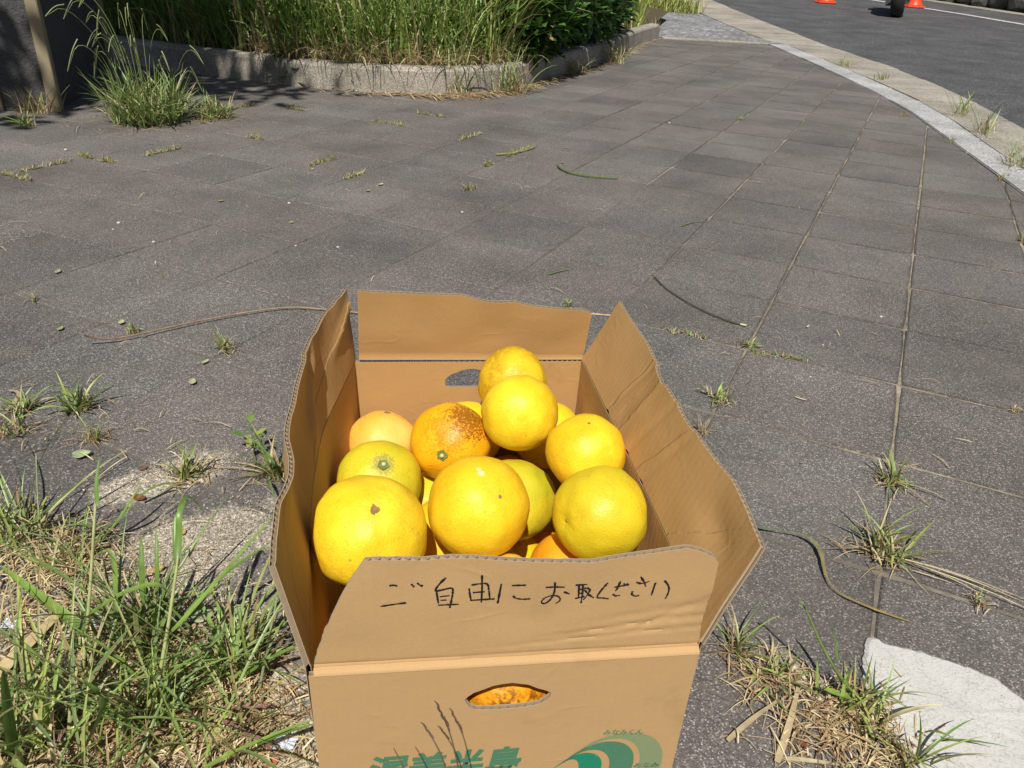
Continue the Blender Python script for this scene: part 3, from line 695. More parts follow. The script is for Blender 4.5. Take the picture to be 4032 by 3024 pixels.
for i in range(23000):
    s0, e = rt.choice(limbs); t = rt.uniform(.45, 1.1); P = s0.lerp(e, t) + Vector((rt.gauss(0, .3), rt.gauss(0, .3), rt.gauss(0, .22)))
    if nz(P.x * 2, P.y * 2, P.z * 2) < -.12: continue
    d = Vector((rt.gauss(0, 1), rt.gauss(0, 1), rt.gauss(-.2, .5)))
    m.leaf(P, d, Vector((rt.gauss(0, .5), rt.gauss(0, .5), 1)), rt.uniform(.09, .15), rt.uniform(.05, .08), rc(DARKG))
m.build('crown', M_LEAF, tree)

# ================================================================== FAR SIDE: WALL, CONES, MOTORCYCLE
t_ = NT('dark_wall_stone'); p_ = t_.pos(); f_ = t_.noise(p_, 25, 6, .7); t_.color(mixf(t_, f_, (.03, .032, .03), (.1, .098, .09))); t_.set(Roughness=.9); t_.normal(t_.bump(f_, .8, .02)); M_STONE = t_.m
wall = thing('stone_wall', 'dark rough stone retaining wall beyond the road', 'wall')
rs = random.Random(2)
def stone_mesh(k):
    bm = bmesh.new(); bmesh.ops.create_icosphere(bm, subdivisions=2, radius=.5); r_ = random.Random(k)
    for v in bm.verts: v.co *= 1 + .22 * nz(v.co.x * 2.2 + k * 7, v.co.y * 2.2, v.co.z * 2.2) ; v.co.x = max(-.42, min(.42, v.co.x)); v.co.z = max(-.4, min(.4, v.co.z))
    me = bpy.data.meshes.new('stone'); bm.to_mesh(me); bm.free(); me.materials.append(M_STONE); return me
SM = [stone_mesh(k) for k in range(5)]
y = 10.5
while y < 21:
    for r_ in range(3):
        o = link('stone', rs.choice(SM), wall); Y = y + rs.uniform(-.08, .08) + (.22 if r_ % 2 else 0)
        o.location = (interp(FAR, Y) + .62 + .06 * r_ + rs.uniform(-.04, .04), Y, gz(Y) + .16 + r_ * .33); s_ = rs.uniform(.46, .58)
        o.scale = (s_, s_ * 1.15, s_ * .85); o.rotation_euler = (rs.uniform(-.3, .3), rs.uniform(-.3, .3), rs.uniform(0, 6.28))
    y += .47
bk_ = obj('wall_backing', [(interp(FAR, Y) + dx, Y, z + gz(Y)) for Y in (10, 13, 16, 19, 22) for dx, z in ((.62, -.1), (.7, 1.0), (1.1, 1.0), (1.1, -.1))], [(a * 4 + k, a * 4 + (k + 1) % 4, a * 4 + 4 + (k + 1) % 4, a * 4 + 4 + k) for a in range(4) for k in range(4)], M_STONE, wall)

M_CONE = mat_plain('cone_orange', (.75, .075, .015), .45, .5, var=.12, scale=6); M_WHITE = mat_plain('reflective_white', (.75, .75, .75), .4, .5, var=.05)
M_RUB = mat_plain('black_rubber', (.018, .018, .019), .75, .4, var=.3, scale=40); M_BLACK = mat_plain('black_fairing', (.015, .015, .018), .3, .5, var=.2); M_STEEL = mat_plain('steel', (.45, .45, .46), .35, .5, 1., .1)
def cone(px, py, label):
    P = at(px, py); c = thing('traffic_cone', label, 'cone', (P.x, P.y, P.z + .002), .3, 'orange traffic cones on the road')
    n = 8; base = [(.2 * math.cos(math.pi / 8 + i * math.pi / 4), .2 * math.sin(math.pi / 8 + i * math.pi / 4)) for i in range(8)]
    o = obj('base', *prism(base, 0, .032), M_CONE, c); bevel_me(o.data, .008)
    obj('body', *lathe([(.15, .033), (.145, .05), (.118, .075), (.112, .09), (.03, .66), (.028, .7), (.02, .705)], 28), M_CONE, c, smooth=True)
    for z0, z1 in ((.3, .38), (.46, .54)):
        r_ = lambda z: lerp(.112, .03, (z - .09) / .57) + .0025
        obj('reflective_band', *lathe([(r_(z0), z0), (r_(z1), z1)], 28), M_WHITE, c, smooth=True)
cone(3597, 30, 'orange traffic cone standing right behind the motorcycle wheel')
cone(3250, 13, 'orange traffic cone standing left of the motorcycle on the road')
P = at(3528, 74); bike = thing('motorcycle', 'black motorcycle standing on the road between two traffic cones', 'motorcycle', (P.x, P.y, P.z + .003), rad(-4))
bike.rotation_euler = (0, rad(-8), rad(-22))
def wheel(y, r, wd):
    tor = []
    V, F = [], []
    for i in range(40):
        a = 2 * math.pi * i / 40
        for k in range(12):
            b = 2 * math.pi * k / 12; rr = r - .075 + .075 * math.cos(b); V.append((wd * .5 * math.sin(b), y + rr * math.cos(a), r + rr * math.sin(a)))
    F = [(i * 12 + k, i * 12 + (k + 1) % 12, ((i + 1) % 40) * 12 + (k + 1) % 12, ((i + 1) % 40) * 12 + k) for i in range(40) for k in range(12)]
    tyre = obj('tyre', V, F, M_RUB, bike, smooth=True)
    prt = []
    for i in range(10):
        a = 2 * math.pi * i / 10; prt.append(tube([(0, y, r), (0, y + (r - .14) * math.cos(a), r + (r - .14) * math.sin(a))], .012, 6))
    prt.append(tube([(-.07, y, r), (.07, y, r)], .04, 10))
    prt.append(tube([(0, y + (r - .13) * math.cos(2 * math.pi * i / 24), r + (r - .13) * math.sin(2 * math.pi * i / 24)) for i in range(25)], .022, 6))
    obj('rim', *merge(*prt), M_STEEL, tyre, smooth=True)
wheel(.31, .31, .2); wheel(1.72, .31, .13)
def arch(y, r, wd, a0, a1, name):
    V, F = [], []
    n = 14
    for i in range(n + 1):
        a = lerp(a0, a1, i / n)
        for x, k in ((-wd, .0), (-wd * .8, .035), (wd * .8, .035), (wd, 0)): V.append((x, y + (r + k) * math.cos(a), .31 + (r + k) * math.sin(a)))
    for i in range(n):
        for k in range(3): b = i * 4 + k; F.append((b, b + 1, b + 5, b + 4))
    o = obj(name, V, F, M_BLACK, bike, smooth=True); md = o.modifiers.new('s', 'SOLIDIFY'); md.thickness = .006
arch(.31, .335, .12, .2, 2.9, 'rear_mudguard'); arch(1.72, .335, .08, .3, 2.6, 'front_mudguard')
def loftbox(secs):
    V = []
    for y, w0, w1, z0, z1 in secs: V += [(-w0, y, z0), (w0, y, z0), (w1, y, z1), (-w1, y, z1)]
    F = [(i * 4 + k, i * 4 + (k + 1) % 4, i * 4 + 4 + (k + 1) % 4, i * 4 + 4 + k) for i in range(len(secs) - 1) for k in range(4)]
    return V, F + [(3, 2, 1, 0), tuple(len(V) - 4 + k for k in range(4))]
for nm, secs, mt in (('engine', [(.75, .12, .14, .2, .5), (.95, .18, .2, .16, .56), (1.3, .16, .18, .2, .55), (1.42, .1, .1, .3, .5)], M_STEEL), ('fuel_tank', [(.8, .1, .08, .58, .82), (.95, .15, .13, .6, .95), (1.25, .15, .11, .62, .97), (1.42, .08, .06, .68, .9)], M_BLACK), ('seat', [(.02, .08, .06, .74, .82), (.25, .13, .11, .68, .8), (.6, .15, .13, .64, .76), (.84, .11, .09, .64, .8)], M_RUB), ('tail', [(-.12, .05, .04, .72, .8), (.1, .1, .09, .6, .735), (.6, .12, .12, .5, .63)], M_BLACK)):
    o = obj(nm, *loftbox(secs), mt, bike); bevel_me(o.data, .02, 2)
for s_ in (-1, 1):
    obj('fork', *tube([(s_ * .09, 1.72, .31), (s_ * .09, 1.45, .98)], .024, 8), M_STEEL, bike, smooth=True)
    obj('swing_arm', *tube([(s_ * .12, .31, .31), (s_ * .12, .95, .38)], .025, 8), M_BLACK, bike, smooth=True)
    obj('handlebar_grip', *tube([(s_ * .08, 1.42, 1.02), (s_ * .25, 1.38, 1.06), (s_ * .38, 1.3, 1.03)], .016, 8), M_RUB, bike, smooth=True)
obj('muffler', *tube([(.17, .2, .34), (.17, .5, .3), (.15, .9, .25)], [.05, .055, .03], 12), M_STEEL, bike, smooth=True)
o = obj('headlight', *lathe([(.02, -.08), (.08, -.03), (.09, .04), (.07, .05)], 20), M_STEEL, bike, smooth=True); o.location = (0, 1.6, .86); o.rotation_euler = (rad(-90), 0, 0)

# ================================================================== CARDBOARD BOX
BC = Vector((-.0219, .6122, 0)); BA = rad(8); HW, HD, HF, TH = .139, .229, .27, .0043
BM = Matrix.Translation(BC) @ Matrix.Rotation(BA, 4, 'Z'); BMI = BM.inverted(); EY = (BM.to_3x3() @ Vector((0, 1, 0)))
cbox = thing('cardboard_box', 'open brown cardboard box with handwriting and green print, full of yellow citrus', 'box', BC, BA)
def loc_on_y(px, py, y):       # point of the box plane local y = const seen in that direction
    return BMI @ onplane(px, py, BM @ Vector((0, y, 0)), EY)

def grid_panel(S, nu, nv, t=TH, medium=True, period=.0064, lay=.00055, vext=(0, 1), mats=None):
    """corrugated board over a surface S(u, v): two liners with a wavy fluting sheet between them"""
    V, F, MI = [], [], []
    P = [[S(i / nu, j / nv) for j in range(nv + 1)] for i in range(nu + 1)]
    def N(i, j):
        a = P[min(i + 1, nu)][j] - P[max(i - 1, 0)][j]; b = P[i][min(j + 1, nv)] - P[i][max(j - 1, 0)]; return a.cross(b).normalized()
    NN = [[N(i, j) for j in range(nv + 1)] for i in range(nu + 1)]
    for side, mi in ((1, 0), (-1, 1)):
        o = len(V); a0, a1 = side * t / 2, side * (t / 2 - lay)
        for off in (a0, a1):
            for i in range(nu + 1):
                for j in range(nv + 1): V.append(P[i][j] + NN[i][j] * off)
        n = (nu + 1) * (nv + 1); idx = lambda i, j, k: o + k * n + i * (nv + 1) + j
        for i in range(nu):
            for j in range(nv):
                q = (idx(i, j, 0), idx(i + 1, j, 0), idx(i + 1, j + 1, 0), idx(i, j + 1, 0)); F.append(q if side > 0 else q[::-1]); MI.append(mi)
                q = (idx(i, j, 1), idx(i, j + 1, 1), idx(i + 1, j + 1, 1), idx(i + 1, j, 1)); F.append(q if side > 0 else q[::-1]); MI.append(2)
        rim = [(i, 0) for i in range(nu)] + [(nu, j) for j in range(nv)] + [(i, nv) for i in range(nu, 0, -1)] + [(0, j) for j in range(nv, 0, -1)]
        for (a, b), (c, d) in zip(rim, rim[1:] + rim[:1]):
            q = (idx(a, b, 0), idx(a, b, 1), idx(c, d, 1), idx(c, d, 0)); F.append(q if side > 0 else q[::-1]); MI.append(2)
    if medium:
        L = sum((P[i + 1][nv] - P[i][nv]).length for i in range(nu)); nw = max(8, int(L / period * 4)); o = len(V); k = 0
        rows = [v / nv for v in range(nv + 1)]
        for a in range(nw + 1):
            u = a / nw; ph = [0, 1, 0, -1][a % 4] if False else math.sin(a * math.pi / 2); i = min(nu - 1, int(u * nu)); f = u * nu - i
            for j in range(nv + 1):
                p = P[i][j].lerp(P[i + 1][j], f); n_ = NN[i][j].lerp(NN[i + 1][j], f)
                if j == nv: p = p - (P[i][j] - P[i][j - 1])  .normalized() * .0004
                V.append(p + n_ * ph * (t / 2 - lay * 1.05))
        for a in range(nw):
            for j in range(nv): F.append((o + a * (nv + 1) + j, o + (a + 1) * (nv + 1) + j, o + (a + 1) * (nv + 1) + j + 1, o + a * (nv + 1) + j + 1)); MI.append(2)
    return V, F, MI
def panel(name, S, nu, nv, parent=cbox, outer=None, inner=None, **kw):
    V, F, MI = grid_panel(S, nu, nv, **kw)
    o = obj(name, V, F, [outer or M_KRAFT, inner or M_KRAFTIN, M_FLUTE], parent, MI, True); o.data.set_sharp_from_angle(angle=rad(38)); return o

# fold lines of the two long sides bulge outwards under the fruit
FOLDL = [(-.2296, -.1409), (-.2009, -.1451), (-.12, -.1553), (-.0244, -.163), (.071, -.1635), (.1477, -.1519), (.233, -.139)]
FOLDR = [(-.2296, .1395), (-.19, .146), (-.11, .152), (.0152, .1482), (.12, .145), (.2270, .1415)]
def smt(tab, y): return (interp(tab, y - .02) + interp(tab, y) * 2 + interp(tab, y + .02)) / 4
def side_wall(tab, s):
    def S(u, v):
        y = lerp(HD - .003, -HD + .003, u) if s < 0 else lerp(-HD + .003, HD - .003, u)
        x = smt(tab, y); k = sstep(0, 1, v) ; return Vector((lerp(s * (HW - .0035), x, k), y, .006 + v * (HF - .007)))
    return S
lw = panel('side_wall', side_wall(FOLDL, -1), 40, 8, medium=False); lw['label'] = 'long wall bulging outwards at the left'
rw = panel('side_wall', side_wall(FOLDR, 1), 40, 8, medium=False); rw['label'] = 'straight long wall at the right'

# end walls with a hand hole
def hole_wall(name, y, s, outline, hole, parent=cbox):
    V, F, MI = [], [], []
    for off, mi in ((s * TH / 2, 0), (-s * TH / 2, 1)):
        bm = bmesh.new(); loops = []
        for pl in (outline, hole):
            vv = [bm.verts.new((x, y + off, z)) for x, z in pl]
            for a, b in zip(vv, vv[1:] + vv[:1]): bm.edges.new((a, b))
        bmesh.ops.triangle_fill(bm, use_beauty=True, use_dissolve=False, edges=bm.edges[:], normal=(0, s if mi == 0 else -s, 0))
        lay = .0006 * (1 if off > 0 else -1)
        bm.verts.ensure_lookup_table(); bm.faces.ensure_lookup_table(); bm.normal_update()
        want = 1 if off > 0 else -1
        for f in bm.faces:
            if f.normal.y * want < 0: f.normal_flip()
        o = len(V); n = len(bm.verts); bm.verts.index_update()
        V += [v.co.copy() for v in bm.verts] + [v.co - Vector((0, lay, 0)) for v in bm.verts]
        for f in bm.faces:
            q = tuple(o + v.index for v in f.verts); F.append(q); MI.append(mi); F.append(tuple(i + n for i in reversed(q))); MI.append(2)
        for e in bm.edges:
            if len(e.link_faces) == 1: a, b = e.verts[0].index, e.verts[1].index; F.append((o + a, o + b, o + n + b, o + n + a)); MI.append(2)
        bm.free()
    x0, x1 = min(p[0] for p in outline), max(p[0] for p in outline); z0, z1 = outline[0][1], max(p[1] for p in outline)
    nw = int((x1 - x0) / .0064 * 4); rows = []
    for a in range(nw + 1):
        x = lerp(x0, x1, a / nw); zs = sorted(lerp(p[1], q[1], (x - p[0]) / (q[0] - p[0])) for p, q in zip(hole, hole[1:] + hole[:1]) if (p[0] - x) * (q[0] - x) < 0)
        zl, zh = (zs[0] - .0006, zs[-1] + .0006) if len(zs) >= 2 else (.229, .229)
        yy = y + math.sin(a * math.pi / 2) * (TH / 2 - .0007); b = len(V)
        V += [Vector((x, yy, z0)), Vector((x, yy, zl)), Vector((x, yy, zh)), Vector((x, yy, z1 - .0008))]; rows.append(b)
    for a, b in zip(rows, rows[1:]): F += [(a, b, b + 1, a + 1), (a + 2, b + 2, b + 3, a + 3)]; MI += [2, 2]
    return obj(name, V, F, [M_KRAFT, M_KRAFTIN, M_FLUTE], parent, MI)
HOLE_F = [(-.0325, .228), (-.0295, .2315), (-.026, .2345), (-.019, .2375), (-.012, .2408), (-.006, .242), (.002, .2428), (.008, .2412), (.014, .2397), (.021, .2352), (.027, .2325), (.0292, .2312), (.0315, .2292), (.0305, .2245), (.028, .2205), (.023, .2172), (.012, .2152), (0, .2146), (-.012, .2146), (-.024, .2157), (-.0285, .219), (-.031, .2235)]
front = hole_wall('end_wall', -HD, -1, [(-.1415, .006), (.1395, .006), (.1395, .12), (.1395, .262), (.07, .2625), (0, .2625), (-.07, .2625), (-.1415, .262), (-.1415, .12)], HOLE_F)
front['label'] = 'front end wall with hand hole and green print'
HOLE_B = [(x + .003, z + .0145) for x, z in HOLE_F[:13]] + [(.0345, .236), (.0335, .2315), (.02, .2308), (0, .2308), (-.02, .2310), (-.0285, .2315), (-.0295, .236)]
backw = hole_wall('end_wall', HD, 1, [(-.139, .006), (.1415, .006), (.1415, .12), (.1415, .266), (0, .2665), (-.139, .268), (-.139, .12)], HOLE_B)
backw['label'] = 'rear end wall with hand hole seen from inside'
o = obj('base_panel', *box_vf(-HW + .006, HW - .006, -HD + .004, HD - .004, .0015, .0055), M_KRAFTIN, cbox)

# flaps
FT = [(-.0984, .3607), (-.0882, .3606), (-.0619, .3587), (-.0441, .3601), (-.0337, .3595), (-.0141, .3576), (.0089, .3552), (.0322, .3535), (.051, .352), (.0634, .3542), (.0789, .356), (.0946, .3578), (.1102, .3604), (.1181, .361), (.1265, .3589), (.1335, .3557), (.138, .3507)]
FL_ = [(.262, -.1385), (.27, -.1375), (.2819, -.1340), (.2991, -.1286), (.3219, -.1195), (.3397, -.1111), (.3542, -.103), (.3607, -.0984)]
FLAPY = -HD + .0040
def crease(x, z):
    c = 0.
    for x0, z0, sl, w_, a_, xa, xb in ((.05, .2865, .13, .0016, .0011, 0., .06), (.07, .298, .16, .0018, .0008, .03, .09), (.03, .279, .07, .0012, .0009, -.03, .04), (.10, .2925, .6, .0014, .0011, .08, .095)):
        c += a_ * math.exp(-((z - z0 - sl * (x - x0)) / w_) ** 2) * sstep(xa, xb, x)
    return c
def S_front(u, v):
    xt = lerp(-.0984, .138, u); zt = interp(FT, xt) + .0005 * nz(xt * 160, 4); vv = v ** 1.7; z = .262 + vv * (zt - .262)
    zl = .262 + vv * (.3607 - .262); xl = interp(FL_, zl) + .0012 * nz(z * 260, 3) + .0008 * nz(z * 700, 8); xr = .1395 - .0015 * v + .0008 * math.sin(v * 9); x = lerp(xl, xr, u)
    y = -HD - .0008 + .0048 * sstep(.2622, .2648, z) + .0008 * nz(x * 60, 2) * math.exp(-((z - .266) / .003) ** 2) + .0009 * math.exp(-((z - .2685) / .001) ** 2)
    y += .0016 * nz(x * 22, z * 18) * sstep(.275, .31, z) - .0035 * sstep(.11, .139, x) * sstep(.27, .33, z)
    y += crease(x, z)
    return Vector((x, y, z))
fflap = panel('end_flap', S_front, 110, 36, inner=M_KRAFTIN, outer=M_KRAFT); fflap['label'] = 'front flap with black handwriting and a torn corner'
BT = [(-.1296, .3651), (-.1057, .3635), (-.0787, .362), (-.0513, .361), (-.0237, .3604), (-.0099, .3598), (0., .3569), (.0085, .3544), (.0184, .352), (.0326, .3512), (.0495, .3523), (.0611, .3487), (.0757, .3457), (.1049, .3423), (.1269, .3406), (.1374, .3389), (.1446, .3343)]
def S_back(u, v):
    xt = lerp(-.1296, .1446, u); zt = interp(BT, xt); z0 = .2705 - .003 * u; z = z0 + v * (zt - z0); x = lerp(lerp(-.1335, -.1296, v), lerp(.1415, .1446, v ** .8), u)
    y = HD - .0152 * v + .0024 * sstep(0, .06, v) + .0022 * nz(x * 16 + 4, z * 16) * sstep(.05, .4, v) + .004 * sstep(.1, .149, x) * v
    return Vector((x, y, z))
bflap = panel('end_flap', lambda u, v: S_back(1 - u, v), 90, 16); bflap['label'] = 'rear flap standing up with a sagging wavy edge'
LE = [(.2407, -.1461), (.1831, -.1601), (.1183, -.1701), (.0772, -.1736), (.0617, -.1718), (.014, -.1717), (-.0411, -.1717), (-.075, -.1681), (-.1028, -.1616), (-.1252, -.1591), (-.1604, -.1624), (-.1994, -.1607), (-.2188, -.1578)]
LE = sorted(LE)
def S_left(u, v):
    # u from the rear to the front, v from fold to outer edge
    yf = lerp(.233, -.2296, u); ye = lerp(.2407, -.2230, u); y = lerp(yf, ye, v); xf = smt(FOLDL, yf); xe = interp(LE, ye)
    ze = .357 - .003 * abs(nz(u * 14)); x = lerp(xf, xe, v); z = lerp(HF, ze, v)
    bul = math.sin(math.pi * v); x -= .007 * bul * sstep(.1, .4, u) * (1 - sstep(.8, 1, u)); x += .0014 * nz(y * 22 + 9, z * 20) * sstep(.05, .5, v) * (1 - sstep(.9, 1, u))
    # diagonal crease
    x += .006 * math.exp(-((y - .06 - (z - .3) * .9) / .012) ** 2) * sstep(0, .3, v) * (1 - sstep(.75, 1, v))
    x += .004 * math.exp(-((z - .325 - (y - .2) * .3) / .006) ** 2) * sstep(.14, .2, y)
    return Vector((x, y, z))
lflap = panel('side_flap', S_left, 110, 16, inner=M_KRAFTL); lflap['label'] = 'wavy left flap creased and leaning outwards'
RE = sorted([(.2178, .178), (.1231, .1795), (.0659, .1781), (.0331, .1735), (.0025, .1734), (-.0421, .1744), (-.092, .1779), (-.1392, .1819), (-.1783, .1809), (-.2079, .1775), (-.2151, .1755)])
def S_right(u, v):
    yf = lerp(-.2296, .2245, u); ye = lerp(-.217, .2178, u); y = lerp(yf, ye, v); xf = smt(FOLDR, yf); xe = interp(RE, ye)
    ze = .350 - .003 * nz(u * 9); x = lerp(xf, xe, v); z = lerp(HF, ze, v)
    x += .0016 * nz(y * 14 + 3, z * 22) * sstep(.05, .5, v)
    for y0, am in ((.10, .0022), (.06, -.002), (.02, .0018), (-.03, .0015)): x += am * math.exp(-((y - y0 + (z - .27) * .5) / .004) ** 2)
    x += .006 * math.exp(-(((y + .16) / .03) ** 2 + ((z - .315) / .018) ** 2))
    return Vector((x, y, z))
rflap = panel('side_flap', S_right, 110, 16, inner=M_KRAFTR); rflap['label'] = 'straight right flap leaning outwards'

# handwriting on the front flap
HS, HX, HY = .5877, 1450, 2200
STROKES = [[(140, 182), (165, 178), (192, 182), (185, 188)], [(82, 316), (170, 305), (255, 296)], [(288, 172), (300, 186), (308, 192)], [(328, 165), (345, 180), (367, 186)],
 [(520, 128), (480, 165), (447, 208), (457, 222)], [(455, 205), (462, 250), (470, 297)], [(460, 216), (510, 203), (565, 190), (568, 215), (558, 270), (545, 325)], [(478, 252), (545, 243)], [(483, 275), (525, 272)], [(465, 308), (530, 303), (607, 300)],
 [(675, 195), (680, 235), (688, 275)], [(690, 175), (745, 166), (802, 162), (808, 210), (815, 270)], [(762, 108), (763, 200), (757, 293)], [(700, 225), (740, 222), (780, 220)], [(682, 276), (760, 273), (848, 270)],
 [(892, 165), (880, 230), (867, 303)], [(960, 178), (1000, 175), (1058, 173)], [(970, 248), (985, 266), (1030, 273), (1088, 268)],
 [(1188, 188), (1250, 185), (1320, 188)], [(1250, 152), (1250, 210), (1235, 255), (1200, 295), (1168, 303), (1158, 290), (1175, 265), (1220, 245), (1265, 245), (1288, 265), (1282, 285), (1255, 300)], [(1310, 220), (1330, 228), (1350, 236)],
 [(1388, 175), (1430, 172), (1468, 170)], [(1412, 180), (1410, 222), (1408, 265)], [(1438, 172), (1436, 235), (1425, 298)], [(1412, 205), (1436, 203)], [(1412, 232), (1436, 230)], [(1385, 266), (1415, 260), (1450, 250)], [(1445, 195), (1490, 198), (1472, 240), (1440, 275)], [(1448, 205), (1475, 240), (1512, 262)],
 [(1605, 160), (1560, 210), (1525, 262), (1560, 261), (1612, 268)], [(1648, 190), (1700, 180), (1745, 172)], [(1690, 148), (1668, 200), (1655, 215)], [(1638, 236), (1655, 250), (1690, 244)], [(1712, 163), (1720, 176)], [(1733, 163), (1745, 178)],
 [(1795, 155), (1830, 166), (1885, 148)], [(1825, 118), (1850, 155), (1858, 185)], [(1772, 216), (1762, 235), (1785, 252), (1815, 245)], [(1925, 158), (1910, 200), (1897, 245)], [(1985, 145), (2010, 175), (2018, 205), (2005, 245), (1990, 270)]]
def flap_y(x, z):            # outer face of the front flap
    y = -HD - .0008 + .0048 * sstep(.2622, .2648, z); y += .0016 * nz(x * 22, z * 18) * sstep(.275, .31, z) - .0035 * sstep(.11, .139, x) * sstep(.27, .33, z)
    y += crease(x, z); return y - TH / 2 - .00035
V, F = [], []
for st in STROKES:
    pts = [loc_on_y(HX + x * HS, HY + y * HS, FLAPY - TH / 2) for x, y in st]; pts = smooth(pts, 1 if len(pts) < 4 else 2); dense = []
    for a, b in zip(pts, pts[1:]):
        for k in range(3): dense.append(a.lerp(b, k / 3))
    pts = dense + [pts[-1]]; o = len(V); n = len(pts)
    for i, p in enumerate(pts):
        t = (pts[min(i + 1, n - 1)] - pts[max(i - 1, 0)]); t.y = 0; t.normalize(); s_ = Vector((-t.z, 0, t.x)); w_ = .00095 * (.85 + .5 * nz(i * .35 + len(V) * .01, len(V) * .003) - .25 * i / n) * (.6 if i in (0, n - 1) else 1)
        for k in (-1, 1): q = p + s_ * w_ * k; V.append(Vector((q.x, flap_y(q.x, q.z), q.z)))
    F += [(o + 2 * i, o + 2 * i + 1, o + 2 * i + 3, o + 2 * i + 2) for i in range(n - 1)]
o = obj('handwriting', V, F, M_PEN, fflap); o['label'] = 'black handwritten Japanese line'

# green print on the front wall
YP = -HD - TH / 2 - .0004
def text_part(s, name, x0, x1, zb, height, mat, shear, bold, rise=0., parent=front):
    cu = bpy.data.curves.new(name, 'FONT'); cu.body = s; cu.size = height * 1.1; cu.shear = shear; cu.offset = bold; cu.resolution_u = 3
    tmp = bpy.data.objects.new(name, cu); COL.objects.link(tmp); dg = bpy.context.evaluated_depsgraph_get(); me = bpy.data.meshes.new_from_object(tmp.evaluated_get(dg)); bpy.data.objects.remove(tmp)
    xs_ = [v.co.x for v in me.vertices]; ys_ = [v.co.y for v in me.vertices]; sx = (x1 - x0) / (max(xs_) - min(xs_)); sy = height / (max(ys_) - min(ys_)); mx, my = min(xs_), min(ys_)
    for v in me.vertices:
        x = x0 + (v.co.x - mx) * sx; v.co = Vector((x, YP, zb + (v.co.y - my) * sy + rise * (x - x0)))
    me.materials.clear(); me.materials.append(mat); return link(name, me, parent)
PX = lambda x, y: loc_on_y(1400 + x * .5877, 2650 + y * .5877, -HD - TH / 2)
text_part('渥美半島', 'green_lettering', -.106, .0135, .1372, .0335, M_GREENS, .18, .0012, .01)
text_part('みなみくん', 'small_green_lettering', .0765, .1085, .1765, .0066, M_GREEN, .12, .0001, -.07)
def crescent(name, outer, inner, mat):
    pl = smooth([PX(*p) for p in outer], 2); q = smooth([PX(*p) for p in inner], 2)
    n = 40
    def rs_(p):
        cum = [0]
        for a, b in zip(p, p[1:]): cum.append(cum[-1] + (b - a).length)
        out = []
        for k in range(n + 1):
            d = cum[-1] * k / n; i = max(j for j in range(len(cum) - 1) if cum[j] <= d + 1e-12); out.append(p[i].lerp(p[i + 1], (d - cum[i]) / (cum[i + 1] - cum[i])))
        return out
    A, B = rs_(pl), rs_(q); V = []
    for a, b in zip(A, B): V += [Vector((a.x, YP, a.z)), Vector((b.x, YP, b.z))]
    return obj(name, V, [(2 * i, 2 * i + 1, 2 * i + 3, 2 * i + 2) for i in range(n)], mat, front)
crescent('green_swoosh', [(1390, 592), (1500, 512), (1620, 442), (1760, 402), (1900, 396), (2010, 432), (2058, 510), (2052, 590), (2020, 680), (1950, 780)], [(1392, 594), (1520, 512), (1610, 468), (1690, 440), (1780, 434), (1860, 458), (1905, 520), (1905, 590), (1880, 670), (1830, 760)], M_GREENL)
crescent('green_swoosh', [(1385, 598), (1470, 535), (1560, 486), (1680, 452), (1790, 460), (1856, 510), (1866, 580), (1840, 660), (1790, 740)], [(1387, 600), (1450, 558), (1520, 524), (1600, 508), (1670, 526), (1702, 575), (1700, 630), (1670, 690), (1630, 750)], M_GREENS)
crescent('green_swoosh', [(1325, 635), (1390, 588), (1470, 545), (1560, 526), (1630, 550), (1652, 595), (1640, 650), (1600, 710)], [(1328, 637), (1380, 605), (1425, 580), (1465, 574), (1490, 592), (1495, 630), (1480, 670), (1450, 710)], M_GREEN)
text_part('みなみ', 'small_green_lettering', .106, .1275, .1325, .0062, M_GREEN, .1, .0002, -.05)

# ================================================================== CITRUS FRUIT
FM = dict(lemon=mat_fruit('citrus_yellow', (.85, .56, .012), (.88, .63, .018), seed=.3), gold=mat_fruit('citrus_gold', (.85, .51, .010), (.88, .58, .014), seed=1.7), orange=mat_fruit('citrus_orange', (.80, .31, .008), (.84, .40, .012), seed=2.2),
          green=mat_fruit('citrus_greenish', (.80, .54, .012), (.80, .58, .014), green=.42, seed=3.1), lime=mat_fruit('citrus_limeish', (.76, .54, .014), (.76, .56, .018), green=.75, seed=7.7), rus=mat_fruit('citrus_russet', (.76, .32, .006), (.80, .38, .008), russet=1., seed=4.4), pale=mat_fruit('citrus_pale', (.84, .45, .04), (.86, .50, .07), seed=5.2),
          spot=mat_fruit('citrus_speckled', (.80, .48, .010), (.84, .55, .014), russet=.5, green=.3, seed=6.3))
M_CAL = mat_plain('calyx_green', (.16, .2, .05), .7, .3, var=.35, scale=200); M_SCAR = mat_plain('stem_scar', (.27, .16, .07), .85, .2, var=.5, scale=300); M_NUB = mat_plain('stem_nub', (.52, .5, .24), .7, .3, var=.2, scale=200)
